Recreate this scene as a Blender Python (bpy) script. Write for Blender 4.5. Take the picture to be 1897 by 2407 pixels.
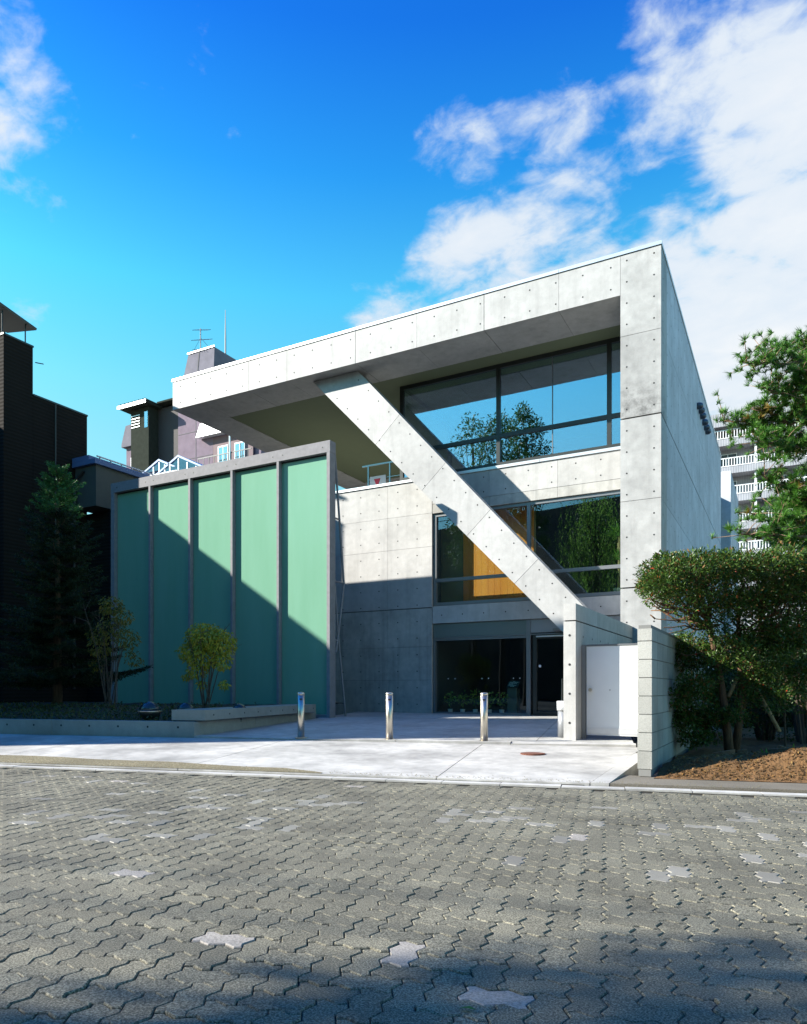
import bpy, math, random
import numpy as np
from mathutils import Vector, Matrix

for o in list(bpy.data.objects): bpy.data.objects.remove(o, do_unlink=True)
SC = bpy.context.scene
COL = SC.collection
rnd = random.Random(7)
RN = np.random.default_rng(11)

# ------------------------------------------------------------------ camera
EYE = 1.0
YAW = math.radians(28.3)
FPX = 1669.0 / 1897.0
cam_d = bpy.data.cameras.new('camera')
cam = bpy.data.objects.new('camera', cam_d); COL.objects.link(cam)
cam.location = (0, 0, EYE)
cam.rotation_euler = (math.pi / 2, 0, YAW)
cam_d.sensor_fit = 'HORIZONTAL'; cam_d.sensor_width = 36.0
cam_d.lens = 36.0 * FPX
cam_d.shift_y = 416.5 / 1897.0
cam_d.clip_start = 0.05; cam_d.clip_end = 3000
SC.camera = cam
SC.render.resolution_x = 807; SC.render.resolution_y = 1024

# ------------------------------------------------------------------ light and sky
SUNV = Vector((-1.70, -1.0, 1.10)).normalized()      # towards the sun
SUN_EL = math.asin(SUNV.z); SUN_AZ = math.atan2(SUNV.x, SUNV.y)
sun_d = bpy.data.lights.new('sun', 'SUN'); sun_d.energy = 5.0; sun_d.angle = math.radians(0.5)
sun_d.color = (1.0, 0.95, 0.86)
sun = bpy.data.objects.new('sun', sun_d); COL.objects.link(sun)
sun.location = (-60, -36, 40)
sun.rotation_euler = (-SUNV).to_track_quat('-Z', 'Y').to_euler()
SC.view_settings.view_transform = 'Standard'; SC.view_settings.look = 'None'
SC.view_settings.gamma = 1.0; SC.view_settings.use_curve_mapping = False
SC.view_settings.exposure = 1.38
SC.render.engine = 'CYCLES'
SC.cycles.max_bounces = 8; SC.cycles.transparent_max_bounces = 12
SC.cycles.diffuse_bounces = 1

W = bpy.data.worlds.new('World'); SC.world = W; W.use_nodes = True
nt = W.node_tree; nt.nodes.clear()
def N(tree, kind, **kw):
    n = tree.nodes.new(kind)
    for k, v in kw.items():
        if k == 'inp':
            for kk, vv in v.items(): n.inputs[kk].default_value = vv
        else: setattr(n, k, v)
    return n
def pixdir(x, y):
    s, c = math.sin(YAW), math.cos(YAW); a = (x - 948) / 1669.0; b = (1620 - y) / 1669.0
    return Vector((-s + c * a, c + s * a, b)).normalized()
def make_world():
    L = nt.links.new
    out = N(nt, 'ShaderNodeOutputWorld'); bg = N(nt, 'ShaderNodeBackground', inp={'Strength': 0.118})
    sky = N(nt, 'ShaderNodeTexSky', sky_type='NISHITA', sun_disc=False, sun_elevation=SUN_EL, sun_rotation=SUN_AZ,
            altitude=200.0, air_density=1.0, dust_density=0.15, ozone_density=2.2)
    tc = N(nt, 'ShaderNodeTexCoord')
    sep = N(nt, 'ShaderNodeSeparateXYZ'); L(tc.outputs['Generated'], sep.inputs[0])
    # polarised, saturated film rendition of the clear sky: one tint by height above the horizon, all the way round
    rp = N(nt, 'ShaderNodeValToRGB'); L(sep.outputs[2], rp.inputs[0]); el = rp.color_ramp.elements
    stops = [(0.0, (.40,.44,.42)), (.16, (.56,.74,.58)), (.314, (.58,.95,.716)), (.373, (.50,1.06,.83)), (.479, (.28,1.12,1.04)), (.585, (.10,.76,1.11)), (.686, (.045,.47,1.10)), (1.0, (.025,.32,1.0))]
    while len(el) < len(stops): el.new(.5)
    for e, (p, c) in zip(el, stops): e.position = p; e.color = (*[v/1.25 for v in c], 1)
    mt = N(nt, 'ShaderNodeVectorMath', operation='MULTIPLY'); L(sky.outputs['Color'], mt.inputs[0]); L(rp.outputs['Color'], mt.inputs[1])
    hs = N(nt, 'ShaderNodeVectorMath', operation='SCALE'); L(mt.outputs[0], hs.inputs[0]); hs.inputs['Scale'].default_value = 1.25
    def M(op, a, b=None, c=None, clamp=False):
        m = N(nt, 'ShaderNodeMath', operation=op, use_clamp=clamp)
        for i, v in enumerate((a, b, c)):
            if v is None: continue
            if isinstance(v, (int, float)): m.inputs[i].default_value = v
            else: L(v, m.inputs[i])
        return m.outputs[0]
    # cloud layer: the view direction carried to a flat layer overhead
    zz = M('ADD', M('MAXIMUM', sep.outputs[2], 0.0), 0.22)
    comb = N(nt, 'ShaderNodeCombineXYZ')
    L(M('DIVIDE', sep.outputs[0], zz), comb.inputs[0]); L(M('DIVIDE', sep.outputs[1], zz), comb.inputs[1])
    mp = N(nt, 'ShaderNodeMapping', inp={'Rotation': (0, 0, math.radians(-70)), 'Scale': (0.95, 1.25, 1.0), 'Location': (1.7, 0.4, 0)})
    L(comb.outputs[0], mp.inputs['Vector'])
    nz = N(nt, 'ShaderNodeTexNoise', inp={'Scale': 4.2, 'Detail': 12.0, 'Roughness': 0.56, 'Distortion': 0.25})
    L(mp.outputs[0], nz.inputs['Vector'])
    nz2 = N(nt, 'ShaderNodeTexNoise', inp={'Scale': 15.0, 'Detail': 10.0, 'Roughness': 0.6, 'Distortion': 0.4})
    L(mp.outputs[0], nz2.inputs['Vector'])
    nn = M('ADD', M('MULTIPLY', nz.outputs['Fac'], 0.72), M('MULTIPLY', nz2.outputs['Fac'], 0.28))
    def blob(d, inner, outer, amp):
        vm = N(nt, 'ShaderNodeVectorMath', operation='DOT_PRODUCT'); L(tc.outputs['Generated'], vm.inputs[0]); vm.inputs[1].default_value = d
        mr = N(nt, 'ShaderNodeMapRange', interpolation_type='SMOOTHSTEP')
        mr.inputs['From Min'].default_value = math.cos(math.radians(outer)); mr.inputs['From Max'].default_value = math.cos(math.radians(inner))
        mr.inputs['To Max'].default_value = amp
        L(vm.outputs['Value'], mr.inputs['Value'])
        return mr.outputs[0]
    acc = None
    for (x, y, i, o_, a) in BANKS:
        b = blob(pixdir(x, y), i, o_, a)
        acc = b if acc is None else M('MAXIMUM', acc, b)
    dens = M('ADD', acc, M('MULTIPLY', M('SUBTRACT', nn, 0.5), 3.0))
    mr = N(nt, 'ShaderNodeMapRange', interpolation_type='SMOOTHSTEP', inp={'From Min': 0.34, 'From Max': 0.86, 'To Min': 0, 'To Max': 0.97})
    L(dens, mr.inputs['Value'])
    mx = N(nt, 'ShaderNodeMix', data_type='RGBA')
    L(mr.outputs[0], mx.inputs['Factor'])
    L(hs.outputs[0], mx.inputs['A'])
    ms_ = N(nt, 'ShaderNodeMapRange', inp={'From Min': 0.5, 'From Max': 1.5, 'To Min': 0.0, 'To Max': 1.0}); L(dens, ms_.inputs['Value'])
    cc = N(nt, 'ShaderNodeMix', data_type='RGBA'); L(ms_.outputs[0], cc.inputs['Factor'])
    cc.inputs['A'].default_value = (2.3, 2.65, 3.05, 1); cc.inputs['B'].default_value = CLOUD + (1,); L(cc.outputs['Result'], mx.inputs['B'])
    L(mx.outputs['Result'], bg.inputs['Color']); L(bg.outputs[0], out.inputs[0])
CLOUD = (3.05, 3.12, 3.2)
BANKS = [(1960, 760, 10, 17, 0.95), (1990, 440, 6, 14, 0.9), (1800, 930, 6, 13, 0.92), (1680, 760, 5, 12, 0.86), (1500, 850, 4, 11, 0.85), (1300, 700, 2, 9, 0.80), (1130, 640, 1, 7, 0.70), (1000, 720, 0, 6, 0.6),
         (1400, 500, 0, 6, 0.30), (1080, 360, 0, 4, 0.50), (1780, 280, 1, 10, 0.62), (1890, 120, 0, 8, 0.52), (1600, 150, 0, 8, 0.42), (1280, 190, 0, 6, 0.40),
         (-70, 360, 2, 6, 0.74), (20, 210, 0, 5, 0.5), (90, 490, 0, 3, 0.5), (-20, 100, 0, 5, 0.42)]
make_world()

# ------------------------------------------------------------------ geometry helpers
s_, c_ = math.sin(YAW), math.cos(YAW)
def ray(x, y):
    a = (x - 948) / 1669.0; b = (1620 - y) / 1669.0
    return (-s_ + c_ * a, c_ + s_ * a, b)
def onY(x, y, Y): d = ray(x, y); t = Y / d[1]; return Vector((d[0] * t, Y, EYE + d[2] * t))
def onX(x, y, X): d = ray(x, y); t = X / d[0]; return Vector((X, d[1] * t, EYE + d[2] * t))
def onZ(x, y, Z): d = ray(x, y); t = (Z - EYE) / d[2]; return Vector((d[0] * t, d[1] * t, Z))
def atD(x, y, D): d = ray(x, y); return Vector((d[0] * D, d[1] * D, EYE + d[2] * D))
FA = math.radians(12.5); EX, EY = math.cos(FA), math.sin(FA)   # street frontage frame
def fr(s, w): return (EX * s - EY * w, EY * s + EX * w)
def fw(x, y): return (EX * x + EY * y, -EY * x + EX * y)
def zg(x, y):
    w = fw(x, y)[1]
    if w < 7.5: return 0.02
    if w < 10.6: return 0.04 + (w - 7.5) / 3.1 * 0.14
    return 0.2 + (w - 10.6) * 0.0195

class MB:
    def __init__(self): self.v = []; self.f = []; self.m = []
    def add(self, vs, fs, mi=0):
        b = len(self.v); self.v += [tuple(p) for p in vs]; self.f += [tuple(i + b for i in f) for f in fs]; self.m += [mi] * len(fs); return self
    def box(self, x0, x1, y0, y1, z0, z1, mi=0):
        return self.add([(x0,y0,z0),(x1,y0,z0),(x1,y1,z0),(x0,y1,z0),(x0,y0,z1),(x1,y0,z1),(x1,y1,z1),(x0,y1,z1)],
            [(0,3,2,1),(4,5,6,7),(0,1,5,4),(1,2,6,5),(2,3,7,6),(3,0,4,7)], mi)
    def prism(self, poly, z0, z1, mi=0):
        n = len(poly)
        a = sum(poly[i][0]*poly[(i+1)%n][1]-poly[(i+1)%n][0]*poly[i][1] for i in range(n))
        if a < 0: poly = poly[::-1]
        f0 = z0 if callable(z0) else (lambda x, y: z0); f1 = z1 if callable(z1) else (lambda x, y: z1)
        vs = [(x,y,f0(x,y)) for x,y in poly] + [(x,y,f1(x,y)) for x,y in poly]
        return self.add(vs, [tuple(range(n))[::-1], tuple(range(n,2*n))] + [(i,(i+1)%n,n+(i+1)%n,n+i) for i in range(n)], mi)
    def extrY(self, poly, y0, y1, mi=0):      # poly in (x,z), extruded along y
        n = len(poly)
        a = sum(poly[i][0]*poly[(i+1)%n][1]-poly[(i+1)%n][0]*poly[i][1] for i in range(n))
        if a < 0: poly = poly[::-1]
        vs = [(x,y0,z) for x,z in poly] + [(x,y1,z) for x,z in poly]
        return self.add(vs, [tuple(range(n)), tuple(range(n,2*n))[::-1]] + [(i,n+i,n+(i+1)%n,(i+1)%n) for i in range(n)], mi)
    def tube(self, pts, rad, n=8, mi=0, cap=True):
        pts = [Vector(p) for p in pts]; k = len(pts)
        rs = rad if isinstance(rad, (list, tuple)) else [rad] * k
        vs = []; u = None
        for i, p in enumerate(pts):
            d = (pts[min(i+1,k-1)] - pts[max(i-1,0)]).normalized()
            if u is None:
                u = Vector((0,0,1)) if abs(d.z) < .9 else Vector((1,0,0))
            u = (u - d * u.dot(d)).normalized(); w = d.cross(u)
            for j in range(n):
                a = 2*math.pi*j/n; vs.append(p + (u*math.cos(a) + w*math.sin(a))*rs[i])
        fs = [(i*n+j, i*n+(j+1)%n, (i+1)*n+(j+1)%n, (i+1)*n+j) for i in range(k-1) for j in range(n)]
        if cap: fs += [tuple(range(n))[::-1], tuple(range((k-1)*n, k*n))]
        return self.add(vs, fs, mi)
    def lathe(self, prof, c, n=20, mi=0):
        vs = []; k = len(prof)
        for r, z in prof:
            for j in range(n):
                a = 2*math.pi*j/n; vs.append((c[0]+r*math.cos(a), c[1]+r*math.sin(a), c[2]+z))
        fs = [(i*n+j, i*n+(j+1)%n, (i+1)*n+(j+1)%n, (i+1)*n+j) for i in range(k-1) for j in range(n)]
        fs += [tuple(range(n))[::-1], tuple(range((k-1)*n, k*n))]
        return self.add(vs, fs, mi)
    def obox(self, c, ax, ay, az, hx, hy, hz, mi=0):   # oriented box
        c = Vector(c); ax = Vector(ax).normalized(); ay = Vector(ay).normalized(); az = Vector(az).normalized()
        P = [c + ax*(sx*hx) + ay*(sy*hy) + az*(sz*hz) for sz in (-1,1) for sx,sy in ((-1,-1),(1,-1),(1,1),(-1,1))]
        return self.add(P, [(0,3,2,1),(4,5,6,7),(0,1,5,4),(1,2,6,5),(2,3,7,6),(3,0,4,7)], mi)
    def mesh(self, name, org=(0,0,0)):
        me = bpy.data.meshes.new(name)
        o = org
        me.from_pydata([(x-o[0], y-o[1], z-o[2]) for x,y,z in self.v], [], self.f)
        if any(self.m): me.polygons.foreach_set('material_index', self.m)
        me.update(); return me

ORG = {}
def put(o, parent=None, org=(0,0,0)):
    COL.objects.link(o)
    if parent is not None: o.parent = parent
    ORG[o.name] = Vector(org); return o
def tag(o, label=None, cat=None, group=None, kind=None):
    if label: o['label'] = label
    if cat: o['category'] = cat
    if group: o['group'] = group
    if kind: o['kind'] = kind
    return o
def thing(name, loc, label, cat, group=None):
    o = bpy.data.objects.new(name, None); o.empty_display_size = 0.2; o.location = loc
    put(o, None, loc); return tag(o, label, cat, group)
def obj(name, mb, mat, parent=None, smooth=False, kind=None, org=None):
    if parent is not None: g = ORG[parent.name]
    else: g = Vector(org) if org is not None else Vector((0,0,0))
    me = mb.mesh(name, g) if isinstance(mb, MB) else mb
    for m in (mat if isinstance(mat, (list, tuple)) else [mat]): me.materials.append(m)
    if smooth: me.polygons.foreach_set('use_smooth', [True]*len(me.polygons))
    o = bpy.data.objects.new(name, me); put(o, parent, g)
    if parent is None: o.location = g
    if kind: o['kind'] = kind
    return o
def inst(name, me, parent, loc, rz=0.0):       # shared mesh piece at a world place under parent
    o = bpy.data.objects.new(name, me); COL.objects.link(o); o.parent = parent
    o.location = Vector(loc) - ORG[parent.name]; o.rotation_euler = (0, 0, rz); ORG[o.name] = Vector(loc); return o
def soup(name, V, F, mat, parent=None, mi=None, org=None, kind=None, smooth=False):
    g = ORG[parent.name] if parent is not None else (Vector(org) if org is not None else Vector((0,0,0)))
    V = np.asarray(V, np.float32) - np.array(g, np.float32); F = np.asarray(F, np.int32)
    k = F.shape[1]; me = bpy.data.meshes.new(name)
    me.vertices.add(len(V)); me.vertices.foreach_set('co', V.ravel())
    me.loops.add(F.size); me.loops.foreach_set('vertex_index', F.ravel())
    me.polygons.add(len(F)); me.polygons.foreach_set('loop_start', np.arange(0, F.size, k, dtype=np.int32))
    me.polygons.foreach_set('loop_total', np.full(len(F), k, np.int32))
    if mi is not None: me.polygons.foreach_set('material_index', np.asarray(mi, np.int32))
    me.update(calc_edges=True)
    if not smooth: me.shade_flat()
    return obj(name, me, mat, parent, smooth, kind, org=g)

# ------------------------------------------------------------------ materials
def mat(name): 
    m = bpy.data.materials.new(name); m.use_nodes = True
    t = m.node_tree; b = t.nodes['Principled BSDF']; return m, t, b
def simple(name, col, rough=0.6, metal=0.0, spec=0.5, bump=0.0, bscale=40.0, var=0.0, vscale=3.0, objvar=0.0):
    m, t, b = mat(name); L = t.links.new
    b.inputs['Base Color'].default_value = (*col, 1); b.inputs['Roughness'].default_value = rough
    b.inputs['Metallic'].default_value = metal; b.inputs['Specular IOR Level'].default_value = spec
    geo = N(t, 'ShaderNodeNewGeometry'); src = None
    if var > 0:
        nz = N(t, 'ShaderNodeTexNoise', inp={'Scale': vscale, 'Detail': 6.0, 'Roughness': 0.6}); L(geo.outputs['Position'], nz.inputs['Vector'])
        mr = N(t, 'ShaderNodeMapRange', inp={'From Min': 0.25, 'From Max': 0.75, 'To Min': 1 - var, 'To Max': 1 + var}); L(nz.outputs['Fac'], mr.inputs['Value'])
        src = mr.outputs[0]
    if objvar > 0:
        oi = N(t, 'ShaderNodeObjectInfo'); mr = N(t, 'ShaderNodeMapRange', inp={'To Min': 1 - objvar, 'To Max': 1 + objvar}); L(oi.outputs['Random'], mr.inputs['Value'])
        if src is None: src = mr.outputs[0]
        else:
            mu = N(t, 'ShaderNodeMath', operation='MULTIPLY'); L(src, mu.inputs[0]); L(mr.outputs[0], mu.inputs[1]); src = mu.outputs[0]
    if src is not None:
        vm = N(t, 'ShaderNodeVectorMath', operation='SCALE'); vm.inputs[0].default_value = col; L(src, vm.inputs['Scale']); L(vm.outputs[0], b.inputs['Base Color'])
    if bump > 0:
        nb = N(t, 'ShaderNodeTexNoise', inp={'Scale': bscale, 'Detail': 5.0}); L(geo.outputs['Position'], nb.inputs['Vector'])
        bp = N(t, 'ShaderNodeBump', inp={'Strength': bump, 'Distance': 0.02}); L(nb.outputs['Fac'], bp.inputs['Height']); L(bp.outputs[0], b.inputs['Normal'])
    return m
def concrete(name, col, stain=0.5, streak=0.5, objvar=0.05, band=None):
    m, t, b = mat(name); L = t.links.new; b.inputs['Roughness'].default_value = 0.62; b.inputs['Specular IOR Level'].default_value = 0.35
    geo = N(t, 'ShaderNodeNewGeometry'); oi = N(t, 'ShaderNodeObjectInfo')
    def noise(scale, det, vec=None, ro=0.6):
        n = N(t, 'ShaderNodeTexNoise', inp={'Scale': scale, 'Detail': det, 'Roughness': ro}); L(vec or geo.outputs['Position'], n.inputs['Vector']); return n.outputs['Fac']
    def rng(v, a, b_, c, d):
        r = N(t, 'ShaderNodeMapRange', inp={'From Min': a, 'From Max': b_, 'To Min': c, 'To Max': d}); L(v, r.inputs['Value']); return r.outputs[0]
    def mul(a, b_):
        r = N(t, 'ShaderNodeMath', operation='MULTIPLY'); L(a, r.inputs[0]); L(b_, r.inputs[1]); return r.outputs[0]
    k = rng(noise(0.9, 5), 0.3, 0.7, 1 - 0.16*stain, 1 + 0.1*stain)
    k = mul(k, rng(noise(6, 6), 0.3, 0.7, 1 - 0.08*stain, 1 + 0.06*stain))
    mp = N(t, 'ShaderNodeMapping', inp={'Scale': (5.0, 5.0, 0.35)}); L(geo.outputs['Position'], mp.inputs['Vector'])
    k = mul(k, rng(noise(1.0, 6, mp.outputs[0]), 0.5, 0.8, 1.0, 1 - 0.28*streak))
    k = mul(k, rng(noise(60, 4), 0.3, 0.7, 0.95, 1.05))
    # bug holes
    vo = N(t, 'ShaderNodeTexVoronoi', inp={'Scale': 16.0}); L(geo.outputs['Position'], vo.inputs['Vector'])
    k = mul(k, rng(vo.outputs['Distance'], 0.03, 0.06, 0.7, 1.0))
    k = mul(k, rng(oi.outputs['Random'], 0, 1, 1 - objvar, 1 + objvar))
    if band:   # grime that has settled above a joint
        sp_ = N(t, 'ShaderNodeSeparateXYZ'); L(geo.outputs['Position'], sp_.inputs[0])
        up_ = rng(sp_.outputs[2], band[0], band[0] + .02, 0, 1); dn_ = rng(sp_.outputs[2], band[0] + .15, band[1], 1, 0)
        nn_ = rng(noise(5.5, 9, None, .7), .42, .62, 0, .5)
        inv = N(t, 'ShaderNodeMath', operation='SUBTRACT'); inv.inputs[0].default_value = 1.0; L(mul(mul(up_, dn_), nn_), inv.inputs[1]); k = mul(k, inv.outputs[0])
    vm = N(t, 'ShaderNodeVectorMath', operation='SCALE'); vm.inputs[0].default_value = col; L(k, vm.inputs['Scale']); L(vm.outputs[0], b.inputs['Base Color'])
    bp = N(t, 'ShaderNodeBump', inp={'Strength': 0.25, 'Distance': 0.01}); L(noise(9, 8), bp.inputs['Height']); L(bp.outputs[0], b.inputs['Normal'])
    return m
def glass(name, refl, tint=(0.8, 0.9, 0.85)):
    m = bpy.data.materials.new(name); m.use_nodes = True; t = m.node_tree; t.nodes.clear(); L = t.links.new
    out = N(t, 'ShaderNodeOutputMaterial'); tr = N(t, 'ShaderNodeBsdfTransparent', inp={'Color': (*tint, 1)})
    gl = N(t, 'ShaderNodeBsdfGlossy', inp={'Roughness': 0.0, 'Color': (0.62, 0.78, 1, 1)})
    lw0 = N(t, 'ShaderNodeLayerWeight', inp={'Blend': 0.5}); lw = N(t, 'ShaderNodeMath', operation='POWER', inp={1: 5.0}); L(lw0.outputs['Facing'], lw.inputs[0])
    mr = N(t, 'ShaderNodeMapRange', inp={'To Min': refl, 'To Max': 1.0}); L(lw.outputs[0], mr.inputs['Value'])
    geo = N(t, 'ShaderNodeNewGeometry'); nz = N(t, 'ShaderNodeTexNoise', inp={'Scale': 0.7, 'Detail': 1.0}); L(geo.outputs['Position'], nz.inputs['Vector'])
    bp = N(t, 'ShaderNodeBump', inp={'Strength': 0.012, 'Distance': 0.1}); L(nz.outputs['Fac'], bp.inputs['Height']); L(bp.outputs[0], gl.inputs['Normal'])
    mx = N(t, 'ShaderNodeMixShader'); L(mr.outputs[0], mx.inputs[0]); L(tr.outputs[0], mx.inputs[1]); L(gl.outputs[0], mx.inputs[2]); L(mx.outputs[0], out.inputs[0])
    return m
def frosted(name):
    m = bpy.data.materials.new(name); m.use_nodes = True; t = m.node_tree; t.nodes.clear(); L = t.links.new
    out = N(t, 'ShaderNodeOutputMaterial')
    geo = N(t, 'ShaderNodeNewGeometry'); mp_ = N(t, 'ShaderNodeMapping', inp={'Scale': (2.2, 2.2, 0.35)}); L(geo.outputs['Position'], mp_.inputs['Vector'])
    nz = N(t, 'ShaderNodeTexNoise', inp={'Scale': 1.0, 'Detail': 7.0, 'Roughness': 0.62}); L(mp_.outputs[0], nz.inputs['Vector'])
    mc = N(t, 'ShaderNodeMix', data_type='RGBA'); L(nz.outputs['Fac'], mc.inputs['Factor'])
    mc.inputs['A'].default_value = (0.165, 0.36, 0.235, 1); mc.inputs['B'].default_value = (0.225, 0.44, 0.315, 1)
    df = N(t, 'ShaderNodeBsdfDiffuse'); L(mc.outputs['Result'], df.inputs['Color'])
    tl = N(t, 'ShaderNodeBsdfTranslucent'); L(mc.outputs['Result'], tl.inputs['Color'])
    m1 = N(t, 'ShaderNodeMixShader', inp={0: 0.1}); L(df.outputs[0], m1.inputs[1]); L(tl.outputs[0], m1.inputs[2])
    gl = N(t, 'ShaderNodeBsdfGlossy', inp={'Roughness': 0.16})
    fr_ = N(t, 'ShaderNodeFresnel', inp={'IOR': 1.45})
    m2 = N(t, 'ShaderNodeMixShader'); L(fr_.outputs[0], m2.inputs[0]); L(m1.outputs[0], m2.inputs[1]); L(gl.outputs[0], m2.inputs[2]); L(m2.outputs[0], out.inputs[0])
    return m
def leafmat(name, c1, c2, rough=0.5, trans=0.25):
    m = bpy.data.materials.new(name); m.use_nodes = True; t = m.node_tree; b = t.nodes['Principled BSDF']; L = t.links.new
    geo = N(t, 'ShaderNodeNewGeometry')
    ri = geo.outputs['Random Per Island']
    mc = N(t, 'ShaderNodeMix', data_type='RGBA'); L(ri, mc.inputs['Factor']); mc.inputs['A'].default_value = (*c1, 1); mc.inputs['B'].default_value = (*c2, 1)
    L(mc.outputs['Result'], b.inputs['Base Color']); b.inputs['Roughness'].default_value = rough; b.inputs['Specular IOR Level'].default_value = 0.3
    tl = N(t, 'ShaderNodeBsdfTranslucent'); L(mc.outputs['Result'], tl.inputs['Color'])
    mx = N(t, 'ShaderNodeMixShader', inp={0: trans}); L(b.outputs[0], mx.inputs[1]); L(tl.outputs[0], mx.inputs[2])
    L(mx.outputs[0], t.nodes['Material Output'].inputs[0]); return m
def bark(name, c1, c2, sc=(14, 14, 3)):
    m, t, b = mat(name); L = t.links.new; geo = N(t, 'ShaderNodeNewGeometry')
    mp = N(t, 'ShaderNodeMapping', inp={'Scale': sc}); L(geo.outputs['Position'], mp.inputs['Vector'])
    nz = N(t, 'ShaderNodeTexNoise', inp={'Scale': 1.5, 'Detail': 8.0, 'Roughness': 0.7}); L(mp.outputs[0], nz.inputs['Vector'])
    cr = N(t, 'ShaderNodeMix', data_type='RGBA'); cr.inputs['A'].default_value = (*c1, 1); cr.inputs['B'].default_value = (*c2, 1)
    mr = N(t, 'ShaderNodeMapRange', inp={'From Min': 0.35, 'From Max': 0.65}); L(nz.outputs['Fac'], mr.inputs['Value']); L(mr.outputs[0], cr.inputs['Factor'])
    L(cr.outputs['Result'], b.inputs['Base Color']); b.inputs['Roughness'].default_value = 0.9
    bp = N(t, 'ShaderNodeBump', inp={'Strength': 0.9, 'Distance': 0.03}); L(nz.outputs['Fac'], bp.inputs['Height']); L(bp.outputs[0], b.inputs['Normal']); return m
def speckle(name, col, spec_col, amt, rough=0.8, objvar=0.1, bump=0.5, scale=180.0):
    m, t, b = mat(name); L = t.links.new; geo = N(t, 'ShaderNodeNewGeometry'); oi = N(t, 'ShaderNodeObjectInfo')
    n1 = N(t, 'ShaderNodeTexNoise', inp={'Scale': scale, 'Detail': 3.0, 'Roughness': 0.7}); L(geo.outputs['Position'], n1.inputs['Vector'])
    n2 = N(t, 'ShaderNodeTexNoise', inp={'Scale': 1.3, 'Detail': 4.0}); L(geo.outputs['Position'], n2.inputs['Vector'])
    isl = N(t, 'ShaderNodeMath', operation='FRACT'); ad = N(t, 'ShaderNodeMath', operation='ADD'); L(oi.outputs['Random'], ad.inputs[0]); L(geo.outputs['Random Per Island'], ad.inputs[1]); L(ad.outputs[0], isl.inputs[0])
    mr = N(t, 'ShaderNodeMapRange', inp={'From Min': 0.42, 'From Max': 0.66}); L(n1.outputs['Fac'], mr.inputs['Value'])
    ms = N(t, 'ShaderNodeMath', operation='MULTIPLY', inp={1: amt}); L(mr.outputs[0], ms.inputs[0])
    mc = N(t, 'ShaderNodeMix', data_type='RGBA'); L(ms.outputs[0], mc.inputs['Factor']); mc.inputs['A'].default_value = (*col, 1); mc.inputs['B'].default_value = (*spec_col, 1)
    k = N(t, 'ShaderNodeMapRange', inp={'To Min': 1 - objvar, 'To Max': 1 + objvar}); L(isl.outputs[0], k.inputs['Value'])
    k2 = N(t, 'ShaderNodeMapRange', inp={'From Min': 0.3, 'From Max': 0.7, 'To Min': 0.74, 'To Max': 1.2}); L(n2.outputs['Fac'], k2.inputs['Value'])
    mu = N(t, 'ShaderNodeMath', operation='MULTIPLY'); L(k.outputs[0], mu.inputs[0]); L(k2.outputs[0], mu.inputs[1])
    vm = N(t, 'ShaderNodeVectorMath', operation='SCALE'); L(mc.outputs['Result'], vm.inputs[0]); L(mu.outputs[0], vm.inputs['Scale']); L(vm.outputs[0], b.inputs['Base Color'])
    b.inputs['Roughness'].default_value = rough
    bp = N(t, 'ShaderNodeBump', inp={'Strength': bump, 'Distance': 0.006}); L(n1.outputs['Fac'], bp.inputs['Height']); L(bp.outputs[0], b.inputs['Normal']); return m
def emit(name, col, st):
    m, t, b = mat(name); b.inputs['Base Color'].default_value = (*col, 1); b.inputs['Emission Color'].default_value = (*col, 1); b.inputs['Emission Strength'].default_value = st; return m

CON = concrete('concrete_fair', (0.435, 0.432, 0.415), 1.15, 0.75, 0.06)
CON_COL = concrete('concrete_column', (0.41, 0.41, 0.395), 1.5, 0.7, 0.05, (6.73, 7.75))
CON_OLD = concrete('concrete_weathered', (0.42, 0.415, 0.385), 1.7, 1.4)
CON_SIDE = concrete('concrete_side_skylit', (0.56, 0.57, 0.60), 1.3, 0.7)  # same concrete, paler and bluer: skylight of the shaded side put into colour
CON_GND = concrete('concrete_paving', (0.43, 0.42, 0.39), 2.6, 0.0)
CORE = simple('joint_dark', (0.10, 0.10, 0.10), 0.9)  # even dark backing seen through the panel joints
HOLE = simple('tie_hole', (0.03, 0.03, 0.03), 0.9)
COPING = simple('coping_metal', (0.72, 0.73, 0.74), 0.35, 0.6, var=0.06)
FRAME = simple('window_frame', (0.045, 0.05, 0.048), 0.4, 0.5)
FRAME_G = simple('window_frame_grey', (0.22, 0.23, 0.24), 0.4, 0.6)
STEELP = simple('screen_steel', (0.23, 0.225, 0.23), 0.75, 0.0, 0.2, var=0.15, vscale=8)
SOFFIT = simple('soffit_shaded', (0.16, 0.19, 0.11), 0.8, var=0.04)  # paint darkened and greened: shadow tint under the roof put into its colour
GLASS_U = glass('glass_upper', 0.42)
GLASS_L = glass('glass_lower', 0.13, (0.85, 0.92, 0.86))
GLASS_E = glass('glass_entrance', 0.045, (0.93, 0.97, 0.94))
FROST = frosted('glass_frosted')
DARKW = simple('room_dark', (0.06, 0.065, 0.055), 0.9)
ROOMF = simple('room_floor', (0.10, 0.09, 0.08), 0.5)
WHITE = simple('white_paint', (0.78, 0.79, 0.80), 0.45, var=0.02)
STAIN = simple('stainless', (0.58, 0.54, 0.46), 0.36, 1.0, var=0.05)

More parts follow.
